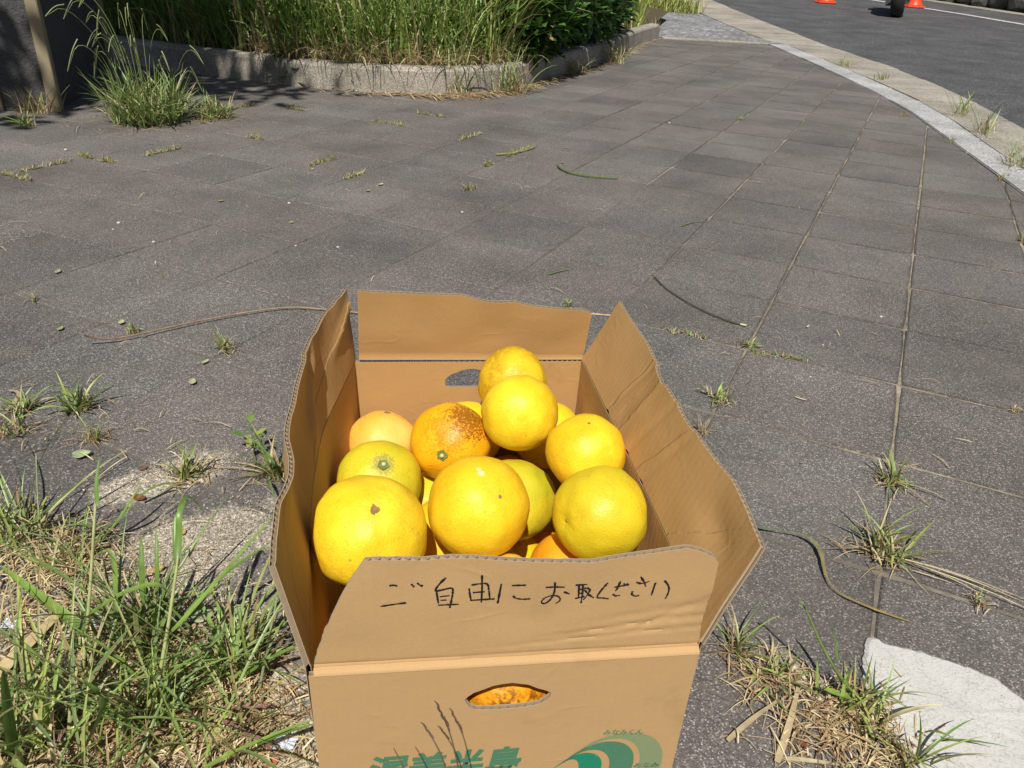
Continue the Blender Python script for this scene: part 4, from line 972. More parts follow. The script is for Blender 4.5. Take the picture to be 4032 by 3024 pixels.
def fruit_mesh(r, k, flat, dim, nu=56, nv=36):
    V, F = [], []
    for j in range(nv + 1):
        th = math.pi * j / nv
        for i in range(nu):
            ph = 2 * math.pi * i / nu; d = Vector((math.sin(th) * math.cos(ph), math.sin(th) * math.sin(ph), math.cos(th)))
            q = 1 + .055 * nz(d.x * 1.2 + k * 3.1, d.y * 1.2, d.z * 1.2) + .022 * nz(d.x * 3 + k, d.y * 3, d.z * 3) + .006 * nz(d.x * 9 + k, d.y * 9, d.z * 9)
            q -= dim * math.exp(-(th / .17) ** 2) + dim * .5 * math.exp(-((math.pi - th) / .13) ** 2); q += .010 * math.exp(-((th - .5) / .3) ** 2) * (1 + math.cos(ph * 5 + k)) * .4
            V.append(Vector((d.x * r * q, d.y * r * q, d.z * r * q * flat)))
    for j in range(nv):
        for i in range(nu): F.append((j * nu + i, (j + 1) * nu + i, (j + 1) * nu + (i + 1) % nu, j * nu + (i + 1) % nu))
    return V, F
def fruit(k, l, r, mat, label, px=None, flat=.95, dim=.03, end='scar', group='citrus fruit piled in the cardboard box', lo=False, aim=None, marks=None, base=None, grn=0.):
    P = BM @ Vector(l)
    if px is not None:
        # stem end: the point of the fruit seen in that direction
        d = ray(*px).normalized(); oc = CAM - P; b = oc.dot(d); c = oc.dot(oc) - r * r; disc = b * b - c
        A = (CAM + d * (-b - math.sqrt(max(disc, 0))) - P).normalized()
    else: A = Vector(aim or (RND.gauss(0, 1), RND.gauss(0, 1), RND.gauss(0, 1))).normalized()
    t = thing('citrus_fruit', label, 'fruit', P, 0, group); t.rotation_mode = 'QUATERNION'; t.rotation_quaternion = Vector((0, 0, 1)).rotation_difference(A)
    V, F = fruit_mesh(r, k, flat, dim, *((24, 16) if lo else (64, 42)))
    fm = FM[mat]
    if marks:
        ml = []
        for (mx, my), ca, cb, mc, net_ in marks:
            d = ray(mx, my).normalized(); oc = CAM - P; b = oc.dot(d); disc = max(b * b - oc.dot(oc) + r * r, 0); Q = (CAM + d * (-b - math.sqrt(disc)) - P).normalized(); Q.rotate(t.rotation_quaternion.inverted()); ml.append((Q, ca, cb, mc, net_))
        fm = mat_fruit('citrus_marked', *base, seed=k * 1.3, marks=ml, green=grn)
    obj('peel', V, F, fm, t, smooth=True)
    top = min(v.z for v in V[:8])
    if end == 'green':
        pr = []; n = 26
        Vs = [(0, 0, top + .0012)]
        for i in range(n):
            a = 2 * math.pi * i / n; rr = (.0062 if i % 5 in (0,) else .0048) * r / .045; Vs.append((rr * math.cos(a), rr * math.sin(a), top + .0016 + .0006 * (i % 2)))
        for i in range(n): a = 2 * math.pi * i / n; Vs.append((.007 * math.cos(a), .007 * math.sin(a), top - .003))
        Fs = [(0, 1 + i, 1 + (i + 1) % n) for i in range(n)] + [(1 + i, 1 + n + i, 1 + n + (i + 1) % n, 1 + (i + 1) % n) for i in range(n)]
        cal = obj('calyx', Vs, Fs, M_CAL, t); V2, F2 = lathe([(.0022, top), (.0024, top + .0032), (.0015, top + .0042)], 10); obj('stem_nub', V2, F2, M_NUB, cal, smooth=True)
    elif end == 'scar':
        n = 36; Vs = [(0, 0, top + .0003)]
        for i in range(n): a = 2 * math.pi * i / n; rr = .0036 * (1 + .5 * nz(math.cos(a) * 1.2 + k, math.sin(a) * 1.2) + .35 * nz(math.cos(a) * 4 + k, math.sin(a) * 4, 2)); Vs.append((rr * math.cos(a), rr * math.sin(a), top + .0011))
        for i in range(n): a = 2 * math.pi * i / n; rr = .0046 * (1 + .5 * nz(math.cos(a) * 1.2 + k, math.sin(a) * 1.2) + .35 * nz(math.cos(a) * 4 + k, math.sin(a) * 4, 2)); Vs.append((rr * math.cos(a), rr * math.sin(a), top - .002))
        obj('stem_scar', Vs, [(0, 1 + i, 1 + (i + 1) % n) for i in range(n)] + [(1 + i, 1 + n + i, 1 + n + (i + 1) % n, 1 + (i + 1) % n) for i in range(n)], M_SCAR, t)
    elif end == 'dot':
        obj('navel', *lathe([(.0019, top - .002), (.0017, top + .0002), (.0007, top + .0005)], 9), M_SCAR, t, smooth=True)
    return t
S5 = lambda x, y: (x * .9268 + 1000, y * .9268 + 1100)
fruit(1, (-.1053, -.0889, .2693), .0495, 'lemon', 'largest flattened yellow citrus with brown stem scar behind torn flap corner', S5(515, 968), .92, .035, 'scar', marks=[(S5(690, 1060), 1.08, .978, (.55, .32, .02), True), (S5(405, 1195), 1.0, .9992, (.45, .28, .06), True)], base=((.85, .55, .012), (.88, .62, .018)))
fruit(2, (-.0091, -.0499, .2614), .047, 'gold', 'smooth round golden citrus in front centre of the pile', S5(1048, 922), .99, .012, 'dot', marks=[(S5(966, 824), 1.0, .9965, (.8, .62, .35), False), (S5(955, 806), 1.0, .9985, (.8, .66, .42), False)], base=((.85, .51, .010), (.88, .58, .014)))
fruit(3, (.1021, -.0615, .2576), .0445, 'green', 'lemon yellow dimpled citrus in front right against the right wall', S5(1310, 1030), .96, .05, 'dot')
fruit(4, (.1055, .0265, .2663), .0408, 'gold', 'golden citrus with pale tip behind the front right fruit', S5(1425, 600), .94, .025, 'dot')
fruit(5, (.045, .095, .273), .0423, 'lemon', 'shiny yellow citrus resting on top of the pile', S5(1225, 700), .98, .02, 'dot')
fruit(6, (.048, .1798, .2626), .0432, 'spot', 'rearmost speckled citrus covering the rear hand hole', None, .94, .03, 'scar', aim=(-1, .2, .15))
fruit(7, (-.0279, .109, .2282), .0447, 'rus', 'orange citrus with brown russet patch and green stem button', S5(798, 750), .97, .02, 'green', marks=[(S5(850, 620), 1.1, .5, (.58, .25, .008), True), (S5(925, 590), 1.05, .68, (.27, .09, .008), True)], base=((.80, .40, .006), (.83, .46, .008)))
fruit(8, (-.1061, .0713, .2044), .0458, 'lime', 'greenish yellow citrus with green stem button by left wall', S5(553, 778), .9, .03, 'green', marks=[(S5(553, 775), .99, .93, (.33, .30, .05), True)], base=((.76, .54, .014), (.76, .57, .018)), grn=.7)
fruit(9, (-.1058, .18, .1806), .043, 'pale', 'pale peach citrus in the rear left corner of the box', None, .93, .03, 'scar', aim=(.1, .3, 1))
fruit(10, (.0392, .0561, .1861), .0452, 'lime', 'speckled greenish citrus half hidden right behind the centre fruit', None, .98, .02, 'dot', aim=(.3, .5, .4))
for k, (l, r, mt, lb) in enumerate([((.0815, -.0522, .1743), .043, 'orange', 'deep orange citrus showing below the front right fruit'), ((.0115, -.0961, .189), .042, 'lemon', 'yellow citrus barely showing under the centre fruit above flap edge'),
    ((-.0363, .0001, .1827), .043, 'gold', 'shaded citrus in gap between largest fruit and centre fruit'), ((-.0493, .1006, .1451), .042, 'green', 'greenish citrus in the gap below the russet fruit'),
    ((-.0028, .181, .1895), .042, 'lemon', 'yellow citrus peeping out behind the russet fruit by rear wall'), ((.093, .1782, .1905), .042, 'lemon', 'yellow citrus sliver right of the topmost fruit'),
    ((.0451, .1527, .1308), .04, 'orange', 'shaded orange citrus under the topmost fruit'), ((-.092, -.0632, .1692), .043, 'orange', 'shaded citrus under the largest fruit near the left wall'), ((.0038, -.18, .185), .043, 'rus', 'russet speckled orange citrus seen through the front hand hole')]):
    fruit(20 + k, l, r, mt, lb, None, .96, .02, 'dot', aim=(RND.uniform(-1, 1), 1, -.3))
for k, l in enumerate([(-.092, -.0952, .051), (.0065, -.18, .051), (-.0105, -.1014, .0739), (-.092, -.0095, .051), (-.031, .0504, .051), (.092, -.0943, .051), (.0089, -.0233, .051), (.092, -.0086, .051), (.092, .0951, .051), (.0713, -.18, .1324), (-.0794, -.18, .051), (.092, -.18, .051), (-.092, .107, .051), (-.0509, .18, .051), (.0125, .124, .051), (.0784, .18, .051), (.041, .0431, .0952)]):
    fruit(40 + k, l, .0425, ['gold', 'lemon', 'orange'][k % 3], 'citrus buried out of sight at the bottom of the box', None, .97, .02, None, 'citrus fruit buried at the bottom of the box', True)

# ================================================================== FOREGROUND DETAILS
# pale concrete patch at the lower right
PATCH = [(.444, .675), (.454, .681), (.461, .668), (.475, .667), (.488, .665), (.513, .656), (.538, .647), (.561, .634), (.578, .623), (.588, .604), (.605, .575), (.612, .53), (.602, .47), (.575, .425), (.53, .405), (.48, .41), (.44, .44), (.422, .48), (.423, .507), (.426, .526), (.422, .548), (.418, .576), (.413, .591), (.421, .627), (.432, .653)]
pts = [Vector((x, y)) for x, y in PATCH]
for _ in range(2): pts = [q for a, b in zip(pts, pts[1:] + pts[:1]) for q in (a * .75 + b * .25, a * .25 + b * .75)]
dn = []
for i, a in enumerate(pts):
    b = pts[(i + 1) % len(pts)]
    for k in range(2):
        p = a.lerp(b, k / 2); dn.append((p.x + .0022 * nz(p.x * 150, p.y * 150) + .0025 * nz(p.x * 50, p.y * 50, 3), p.y + .0022 * nz(p.x * 150, p.y * 150, 9) + .0025 * nz(p.x * 50, p.y * 50, 5)))
cxp, cyp = sum(p[0] for p in dn) / len(dn), sum(p[1] for p in dn) / len(dn); n = len(dn)
V = [(x, y, -.004) for x, y in dn] + [(x + (cxp - x) * .012, y + (cyp - y) * .012, .004) for x, y in dn] + [(x + (cxp - x) * .06, y + (cyp - y) * .06, .0065 + .001 * nz(x * 60, y * 60)) for x, y in dn] + [(cxp, cyp, .008)]
F = [(r * n + i, r * n + (i + 1) % n, (r + 1) * n + (i + 1) % n, (r + 1) * n + i) for r in (0, 1) for i in range(n)] + [(2 * n + i, 2 * n + (i + 1) % n, 3 * n) for i in range(n)]
tag(obj('concrete_patch', V, F, M_PATCH), 'whitish rounded concrete patch with crumbling edge at lower right', 'patch')

def snap(P, lim=.28):
    # nearest paving joint: moves a weed into the crack it grows from
    det = GI.x * GJ.y - GI.y * GJ.x; q = Vector((P.x, P.y)) - GO; i = (q.x * GJ.y - q.y * GJ.x) / det; j = (GI.x * q.y - GI.y * q.x) / det
    fi, fj = i - round(i), j - round(j)
    if min(abs(fi), abs(fj)) > lim: return P, None
    if abs(fi) < abs(fj): i = round(i); d = GJ.normalized()
    else: j = round(j); d = GI.normalized()
    c = GO + GI * i + GJ * j; return Vector((c.x, c.y, P.z)), d
def on(px, py, z=0.): 
    P = at(px, py, z); return P
# --- weeds in the joints, one thing each
T = lambda lb, px, py, n, L, w, sp, dry=.35, **kw: tuft('weed_tuft', lb, snap(on(px, py), .14)[0], n, L, w, sp, dry, **kw)
def dead_stems(dirs, c=None):
    def f(m, pos):
        for (dx, dy, l) in dirs: m.ribbon([(0, 0, .004), (dx * l * .5, dy * l * .5, .012), (dx * l, dy * l, .002)], .0022, c or rc(DRYS))
    return f
T('spreading grass weed at slab corner with two pale upright blades', 3505, 1900, 38, .075, .0036, 1.3, .42, base_r=.012, straw=26, extra=dead_stems([(.8, -.5, .1), (.5, -.8, .08)]))
T('large ragged grass weed with long dead stems trailing right', 3475, 2190, 62, .105, .0042, 1.1, .5, base_r=.024, straw=50, extra=dead_stems([(.85, -.4, .2), (.9, -.45, .17), (.8, -.5, .22), (-.9, .05, .09), (.75, -.5, .15)]))
T('tiny yellowish weed in joint near right edge', 3850, 2345, 30, .03, .0022, 1.2, .5, base_r=.008, straw=16)
T('grass weed tight against the box front right corner', 2900, 2570, 34, .085, .003, .7, .35, base_r=.012, straw=20)
T('straggly grass weed below the box corner weed', 3060, 2690, 40, .07, .0036, 1.2, .55, base_r=.022, straw=30)
T('weed with one tall leaning shoot beside the white patch', 3335, 2755, 40, .07, .004, 1.0, .5, base_r=.02, straw=36, group='weeds in the paving joints', extra=lambda m, p: (m.stem([(0, 0, 0), tuple(at(3270, 2620, .05) - p), tuple(at(3160, 2370, .125) - p)], .0022, .0008, (.16, .22, .06), (.22, .33, .08)), m.ribbon([tuple(at(3300, 2610, .055) - p), tuple(at(3285, 2500, .085) - p), tuple(at(3275, 2455, .10) - p)], .004, (.14, .22, .05)), m.ribbon([(0, 0, .01), tuple(at(3280, 2725, .02) - p), tuple(at(3235, 2705, .025) - p)], .009, (.25, .36, .07)), m.ribbon([tuple(at(3170, 2400, .118) - p), tuple(at(3165, 2375, .13) - p), tuple(at(3147, 2365, .128) - p)], .003, (.2, .3, .07))))
T('matted grass weed with dead stalks on the white patch edge', 3470, 2870, 60, .085, .004, 1.0, .5, base_r=.03, straw=44, stretch=(-.03, .03))
T('thin forked grass weed in front of the white patch', 3560, 2900, 22, .10, .0036, .7, .3, base_r=.01, straw=20)
T('low green weed in slab joint right of the box rim', 2810, 1570, 40, .048, .0042, 1.2, .3, base_r=.016, straw=20, stretch=(.006, -.02))
T('dry spiky weed beside the box right flap', 2775, 1710, 26, .065, .0014, .6, .9, base_r=.008, straw=18)
T('short green weed at joint crossing right of the box', 2935, 1362, 30, .035, .004, 1.3, .25, base_r=.012, straw=12)
T('long low mossy weed filling joint beyond the box', 3070, 1398, 40, .024, .0026, 1.2, .4, base_r=.008, straw=30, stretch=(.05, -.011))
T('small weed row in joint behind box right flap', 2700, 1306, 34, .026, .0028, 1.2, .45, base_r=.008, straw=30, stretch=(.045, -.012))
T('small brown dead weed in joint at right edge', 3995, 1625, 18, .03, .0022, .8, 1., base_r=.008, straw=16)
T('tiny green sprig just behind the box rear flap', 2255, 1190, 16, .03, .003, 1.0, .3, base_r=.006, straw=6)
T('tiny weed in joint near the far right slabs', 3970, 940, 26, .04, .003, 1.0, .7, base_r=.01, straw=18)
T('upright dry tipped weed in the left middle paving', 862, 1372, 34, .065, .0036, .8, .5, base_r=.012, straw=18)
T('tiny green weed on joint left of the fallen stick', 565, 1288, 20, .03, .0034, 1.1, .3, base_r=.008, straw=10)
T('tiny upright weed near left edge above the stick', 168, 1175, 16, .04, .0026, .8, .4, base_r=.006, straw=6)
T('leafy green weed at left edge of a row of three', 155, 1590, 40, .06, .004, 1.1, .35, base_r=.014, straw=24)
T('bushiest green weed in the left row of three', 315, 1610, 55, .07, .0055, .9, .25, base_r=.016, straw=24)
T('feathery dry weed in the left row of three', 455, 1690, 40, .075, .0016, .7, .75, base_r=.012, straw=30)
T('brown and green weed cut by the left picture edge', 55, 1705, 44, .07, .0036, 1.0, .6, base_r=.02, straw=34)
T('yellow green weed growing from the sandy patch', 775, 1865, 50, .06, .0045, 1.1, .4, base_r=.016, straw=24, greens=[(.2, .26, .06), (.16, .24, .05), (.3, .32, .1)])
T('grass weed tight against the box left flap', 1085, 1880, 44, .10, .0058, .8, .3, base_r=.016, straw=26, extra=dead_stems([(-.9, -.2, .08), (-.8, .3, .1), (-.9, .1, .12)]))
# broadleaf sprig
m = Mesh(); p0 = on(1000, 1790)
for i in range(7):
    a = i * 2.4; s_ = Vector((.018 * math.cos(a) * (i / 7), .018 * math.sin(a) * (i / 7), .012 + .006 * i)); m.leaf(s_, Vector((math.cos(a), math.sin(a), .45)), Vector((0, 0, 1)), .022, .011, rc([(.13, .24, .05), (.2, .3, .07), (.34, .40, .10)]))
m.stem([(0, 0, 0), (.004, .002, .025), (-.004, .004, .055)], .0014, .0009, (.2, .27, .09)); m.stem([(0, 0, 0), (.01, -.02, .004), (.015, -.05, .003)], .0012, .0008, (.2, .2, .09))
tag(m.build('broadleaf_sprig', M_GRASS, None, p0), 'small broad leaved sprig with yellow bud left of the box', 'weed', 'weeds in the paving joints')
# farther small weeds along the joints
FARW = [(640, 600, 'mossy green line of weeds in joint left of middle', .13, .05), (1840, 540, 'bright green mat of weeds in joint below the planter', .10, .035), (1270, 640, 'thin weed line running to the bright green mat', .12, .06),
 (2040, 600, 'olive weed strand in joint right of the bright green mat', .10, .05), (1180, 430, 'small green weed below the kerb in the shade edge', .06, .02), (1000, 430, 'faint weed strip just outside the tree shade', .08, .03), (330, 620, 'weed tuft in left paving above the weed line', .03, .01),
 (440, 635, 'pale yellowish weed beside the left paving tuft', .03, .01), (220, 665, 'short mossy strip in left joint below the tuft', .09, .03), (30, 705, 'yellow weed patch at the left picture edge', .08, .02), (1560, 480, 'dry weed patch between kerb and bright mat', .09, .03), (1700, 455, 'thin weed patch nearer the kerb', .08, .02),
 (1430, 700, 'scattered weed bits in the middle joint', .05, .02), (1850, 745, 'yellow weed bits in joint above the box', .04, .02), (1940, 655, 'tiny olive weed near the small green stem', .03, .01), (2895, 468, 'tiny bright weed among the far slabs', .02, .005), (3560, 450, 'weeds in the gap by the granite kerb', .06, .02),
 (3745, 560, 'weeds sprouting at the kerb edge right of middle', .08, .03), (3960, 705, 'weeds at kerb foot by right picture edge', .08, .03), (820, 480, 'wiry small weed right of the tall seeding clump', .08, .02), (960, 555, 'small flat weed in front of the tree shade', .04, .012)]
for px, py, lb, lx, ly in FARW:
    P = on(px, py); s_ = Vector((.127, .274)).normalized() * lx * .6 if lx > .05 and px < 2500 else Vector((lx * .4, ly))
    P, jd = snap(P)
    if jd is not None and px < 3300: s_ = jd * lx * .95
    tuft('joint_weed', lb, P, int(60 + lx * 650), .030, .0034, 1.3, .45, base_r=.007, straw=int(24 + lx * 260), stretch=(s_.x, s_.y), seg=4, greens=[(.2, .25, .06), (.26, .29, .08), (.15, .2, .05)])
# tufts between kerb and gutter
for px, py, lb, L in ((3330, 262, 'pale grass tuft growing on the far kerb', .11), (3780, 455, 'green grass tuft between kerb and gutter', .17), (3870, 530, 'tall thin grass tuft between kerb and gutter', .22), (4000, 660, 'dry brown grass tuft by kerb at right edge', .18), (3470, 315, 'small pale tuft in the gutter joint', .07)):
    P = on(px, py); P.z = .008; tuft('kerb_grass', lb, P, 36, L, .007, .9, .5, base_r=.05, straw=40, seg=5, group='grass tufts along the kerb', stretch=(.05, .08))
# grass at the foot of the planter kerb
for px, py, lb, L in ((1420, 352, 'grass tuft at planter kerb foot with fan of blades', .28), (1800, 372, 'leaning dry grass clump at middle of kerb foot', .3), (2010, 372, 'tall thin grass clump before the kerb corner', .34), (2260, 290, 'grass clump below the bush', .2), (2420, 250, 'bright green grass clump at right end of bush', .3), (2560, 150, 'dry grass clump at far end of the planter kerb', .35)):
    P = on(px, py); tuft('kerb_foot_grass', lb, P, 70, L, .008, .7, .5, base_r=.05, straw=40, seg=6, group='grass clumps at the foot of the planter kerb', stretch=(.06, .02), upright=.6)
# the big seeding clump by the pillar
def heads(m, pos):
    r_ = random.Random(6)
    for i in range(24):
        a = r_.uniform(0, 6.28); r0 = r_.uniform(0, .14); b = Vector((r0 * math.cos(a), r0 * math.sin(a) * .7, 0)); h = r_.uniform(.2, .52); o_ = Vector((math.cos(a), math.sin(a), 0)) * r_.uniform(.02, .17)
        tip = b + o_ + Vector((0, 0, h)); mid = b + o_ * .25 + Vector((0, 0, h * .65)); c = rc([(.2, .26, .08), (.3, .34, .14), (.24, .3, .1)])
        end = tip + o_ * .5 + Vector((0, 0, -.04 - r_.random() * .1)); m.stem([b, mid, tip, end], .0016, .001, c, None, 4); m.stem([tip + (end - tip) * .05, tip.lerp(end, .5) + Vector((0, 0, .015)), end], .0028, .0014, rc([(.26, .3, .13), (.3, .33, .16)]), None, 5)
tuft('seeding_grass_clump', 'tall bushy grass clump with arching seed heads beside the dark pillar', on(590, 475), 620, .25, .009, .85, .22, base_r=.15, straw=160, extra=heads, group=None, cat='grass', upright=.55, greens=[(.13, .22, .05), (.2, .3, .08), (.16, .26, .06), (.1, .18, .04)])
tuft('low_grass_clump', 'short grass fringe at the right foot of the seeding clump', on(840, 465), 190, .13, .008, 1.1, .35, base_r=.075, straw=110, group=None, cat='grass')
tuft('pillar_weed', 'dry brown weed stems at the foot of the dark pillar', on(150, 445), 80, .2, .006, .7, .9, base_r=.05, straw=70, group=None, cat='weed', stretch=(.05, .02))
tuft('shade_weed', 'dark little weed on the paving before the pillar', on(110, 500), 40, .1, .008, 1.2, .2, base_r=.03, straw=10, group=None, cat='weed')
for px, py, lb in ((1120, 330, 'leafy weed at the shaded end of the kerb'),):
    m = Mesh()
    for i in range(60):
        a = RND.uniform(0, 6.28); m.leaf((RND.gauss(0, .05), RND.gauss(0, .04), RND.uniform(.01, .26)), Vector((math.cos(a), math.sin(a), RND.uniform(-.3, .6))), Vector((0, 0, 1)), RND.uniform(.05, .1), RND.uniform(.02, .035), rc(GREENS))
    for i in range(6): q_ = RND.uniform(0, 6.28); m.stem([(0, 0, 0), (.03 * math.cos(q_), .025 * math.sin(q_), .12), (.07 * math.cos(q_), .05 * math.sin(q_), .26)], .004, .002, (.14, .2, .06))
    m.stem([(-.12, 0, .03), (0, 0, .05), (.12, 0, .03)], .003, .002, (.14, .2, .06)); m.stem([(0, -.1, .03), (0, 0, .05), (0, .1, .03)], .003, .002, (.14, .2, .06))
    tag(m.build('leafy_weed', M_LEAF, None, on(px, py)), lb, 'weed')

# --- the large grass growing at the lower left: separate clumps
def longblades(m, n, base_r, L=(.16, .3), w_=(.002, .0042)):
    for i in range(n):
        a = RND.uniform(0, 6.28); r_ = base_r * RND.random(); c = rc([(.2, .3, .07), (.15, .26, .05), (.34, .38, .12), (.11, .2, .04), (.42, .40, .18)]); b = RND.uniform(0, 6.28)
        m.blade((r_ * math.cos(b), r_ * math.sin(b), 0), a, RND.uniform(*L), RND.uniform(*w_), RND.uniform(.1, .9), RND.uniform(.3, 1.3), [lerp(x, y, .5) for x, y in zip(c, PALE)], c, 9, RND.uniform(-1.5, 1.5))
def stalks(lst, nlong=9):
    def f(m, pos):
        for (pts, w0, kind, c) in lst:
            P = [at(x, y, z) - pos for x, y, z in pts]
            if kind == 'stem': m.stem(P, w0, w0 * .45, c, [v * 1.15 for v in c], 6)
            else: m.ribbon(P, w0, c, [v * 1.2 for v in c])
        longblades(m, nlong, .04)
    return f
G1, G2, G3, PALE = (.13, .22, .04), (.19, .29, .06), (.09, .17, .035), (.42, .45, .2)
B_ = 'big grass plants at the lower left'
tuft('grass_plant', 'tall grass plant whose straight pale stalk rises highest at left', on(320, 2790), 51, 0.162, 0.0041, .9, 0.40, base_r=.025, straw=50, group=B_, cat='grass', upright=.6,
     extra=stalks([([(313, 2770, 0), (352, 2379, .10), (377, 1960, .20), (384, 1930, .205)], .0023, 'stem', PALE), ([(383, 1990, .195), (378, 1900, .215), (392, 1801, .235)], .0042, 'leaf', G1), ([(345, 2420, .09), (480, 2330, .12), (620, 2290, .13), (672, 2340, .11)], .008, 'leaf', G2), ([(340, 2480, .07), (200, 2380, .09), (0, 2225, .10)], .011, 'leaf', G2)]))
tuft('grass_plant', 'grass plant with stout stalk and upright leaf in middle of lower left', on(610, 2840), 67, 0.142, 0.0041, .9, 0.40, base_r=.03, straw=60, group=B_, cat='grass', upright=.6,
     extra=stalks([([(587, 2859, 0), (650, 2550, .08), (695, 2246, .15), (700, 2200, .16)], .0025, 'stem', PALE), ([(698, 2230, .153), (688, 2120, .175), (690, 2030, .19)], .0055, 'leaf', G1), ([(700, 2200, .16), (705, 2100, .18), (703, 2020, .2), (735, 1935, .205), (800, 2010, .18)], .007, 'leaf', G1), ([(660, 2500, .09), (740, 2420, .11), (1077, 2027, .15)], .006, 'leaf', G2), ([(720, 2430, .06), (860, 2270, .09), (1060, 2140, .10)], .006, 'leaf', G1)]))
tuft('grass_plant', 'dense dark green grass plant rooted centrally in the lower left', on(560, 2560), 105, 0.152, 0.0044, .75, 0.25, base_r=.035, straw=60, group=B_, cat='grass', upright=.7, greens=[(.10, .18, .035), (.13, .22, .045), (.08, .15, .03)],
     extra=stalks([([(452, 2560, 0), (455, 2330, .07), (450, 2170, .11), (400, 2165, .11), (340, 2220, .09)], .0055, 'leaf', G2), ([(600, 2550, 0), (620, 2330, .1), (615, 2080, .15)], .006, 'leaf', G1), ([(570, 2550, 0), (560, 2300, .09), (555, 2110, .13)], .008, 'leaf', G1)]))
tuft('grass_plant', 'bright leafy grass plant close to the box left side', on(930, 2640), 77, 0.123, 0.0048, .9, 0.25, base_r=.03, straw=50, group=B_, cat='grass', upright=.6, greens=[(.16, .27, .055), (.2, .31, .07), (.13, .23, .045)],
     extra=stalks([([(1018, 2735, 0), (1050, 2560, .05), (1092, 2350, .10)], .002, 'stem', (.3, .32, .16)), ([(960, 2660, .02), (1080, 2580, .05), (1180, 2540, .06)], .006, 'leaf', G1)]))
tuft('grass_plant', 'grass plant with bent seed stalk at the left picture edge', on(60, 2130), 77, 0.123, 0.0035, 1.0, 0.50, base_r=.035, straw=80, group=B_, cat='grass', 
     extra=stalks([([(166, 2160, 0), (150, 2000, .05), (142, 1792, .11)], .0018, 'stem', (.3, .36, .18)), ([(0, 2140, .02), (170, 2020, .05), (352, 1865, .08)], .0042, 'leaf', G3), ([(380, 2150, 0), (480, 2030, .04), (560, 1890, .07)], .0045, 'leaf', G2), ([(410, 2110, .012), (500, 2020, .05), (530, 1965, .065)], .005, 'leaf', G2)]))
tuft('grass_plant', 'brown matted grass plant on sand left of the stalks', on(260, 2200), 77, 0.095, 0.0029, 1.2, 0.53, base_r=.035, straw=90, group=B_, cat='grass')
tuft('grass_plant', 'broad bladed grass plant in the bottom left corner', on(80, 2960), 67, 0.171, 0.0059, .8, 0.30, base_r=.04, straw=60, group=B_, cat='grass', upright=.6,
     extra=stalks([([(60, 3000, 0), (30, 2800, .1), (10, 2640, .16)], .011, 'leaf', G3), ([(300, 3000, 0), (380, 2850, .07), (420, 2750, .12), (330, 2680, .14)], .009, 'leaf', G3)]))
tuft('grass_plant', 'dry seeding grass plant at the bottom left centre', on(420, 3010), 67, 0.142, 0.0035, .9, 0.53, base_r=.05, straw=90, group=B_, cat='grass')
tuft('grass_plant', 'sparse grass plant below the stout stalk near box', on(850, 2960), 45, 0.114, 0.0029, 1.1, 0.50, base_r=.05, straw=80, group=B_, cat='grass',
     extra=stalks([([(800, 3024, .03), (980, 2930, .05), (1235, 2830, .06)], .0045, 'leaf', G2), ([(1010, 2930, .045), (1130, 2880, .05), (1240, 2850, .055)], .004, 'leaf', G1)]))
# purple-brown seed heads lying in the grass
for (x0, y0, x1, y1), lb in (((870, 2830, 1050, 2920), 'purple brown seed head lying beside the box left side'), ((860, 2790, 1040, 2770), 'pale brown seed head above the purple one'), ((480, 2920, 640, 2870), 'straw coloured seed head in the lower left grass'), ((190, 3010, 240, 2880), 'brown brush like seed head at the bottom left')):
    a, b = at(x0, y0, .03), at(x1, y1, .035); m = Mesh(); m.seedhead(Vector((0, 0, 0)), b - a, (b - a).length, rc([(.22, .12, .1), (.3, .2, .13)]), 30, .1); m.stem([(0, 0, 0), tuple((a - b) * .5 + Vector((0, 0, -.012))), tuple((a - b) * .9 + Vector((0, 0, -.029)))], .0009, .0007, (.3, .26, .12)); tag(m.build('seeding_grass', M_DRY, None, a), lb, 'grass')
# litter of dry straw
def litter(name, label, zones, wr=(.0005, .0019)):
    m = Mesh()
    for (cx, cy, rx, ry, n) in zones:
        for i in range(n):
            P = at(cx + RND.gauss(0, rx), cy + RND.gauss(0, ry)); a = RND.uniform(0, 6.28); l = RND.uniform(.01, .05); z = RND.uniform(.002, .009)
            if (BMI @ P).y > -HD - .03 and abs((BMI @ P).x) < HW + .03: continue
            m.ribbon([(P.x, P.y, z), (P.x + l * .5 * math.cos(a), P.y + l * .5 * math.sin(a), z + RND.uniform(-.001, .008)), (P.x + l * math.cos(a + RND.uniform(-.15, .15)), P.y + l * math.sin(a + RND.uniform(-.15, .15)), .0025)], RND.uniform(*wr), rc(DRYS, .3))
    return tag(m.build(name, M_DRY), label, 'straw', kind='stuff')
litter('dry_straw', 'matted dry straw under the grass at lower left', [(450, 2550, 280, 200, 800), (900, 2750, 160, 150, 420), (150, 2350, 150, 120, 300), (400, 2900, 320, 100, 600), (250, 2180, 140, 60, 160), (750, 2900, 280, 100, 450)])
litter('dry_straw', 'dry straw scattered before the white patch at lower right', [(3180, 2900, 120, 70, 70), (3350, 2830, 100, 60, 150), (3060, 2700, 80, 50, 110), (3380, 2960, 120, 50, 130)])
litter('dry_straw', 'stray straw bits blown over the paving', [(300, 1620, 250, 90, 40), (700, 1870, 160, 80, 40), (1600, 900, 900, 300, 30), (3400, 1500, 350, 400, 22), (900, 800, 600, 150, 40)])
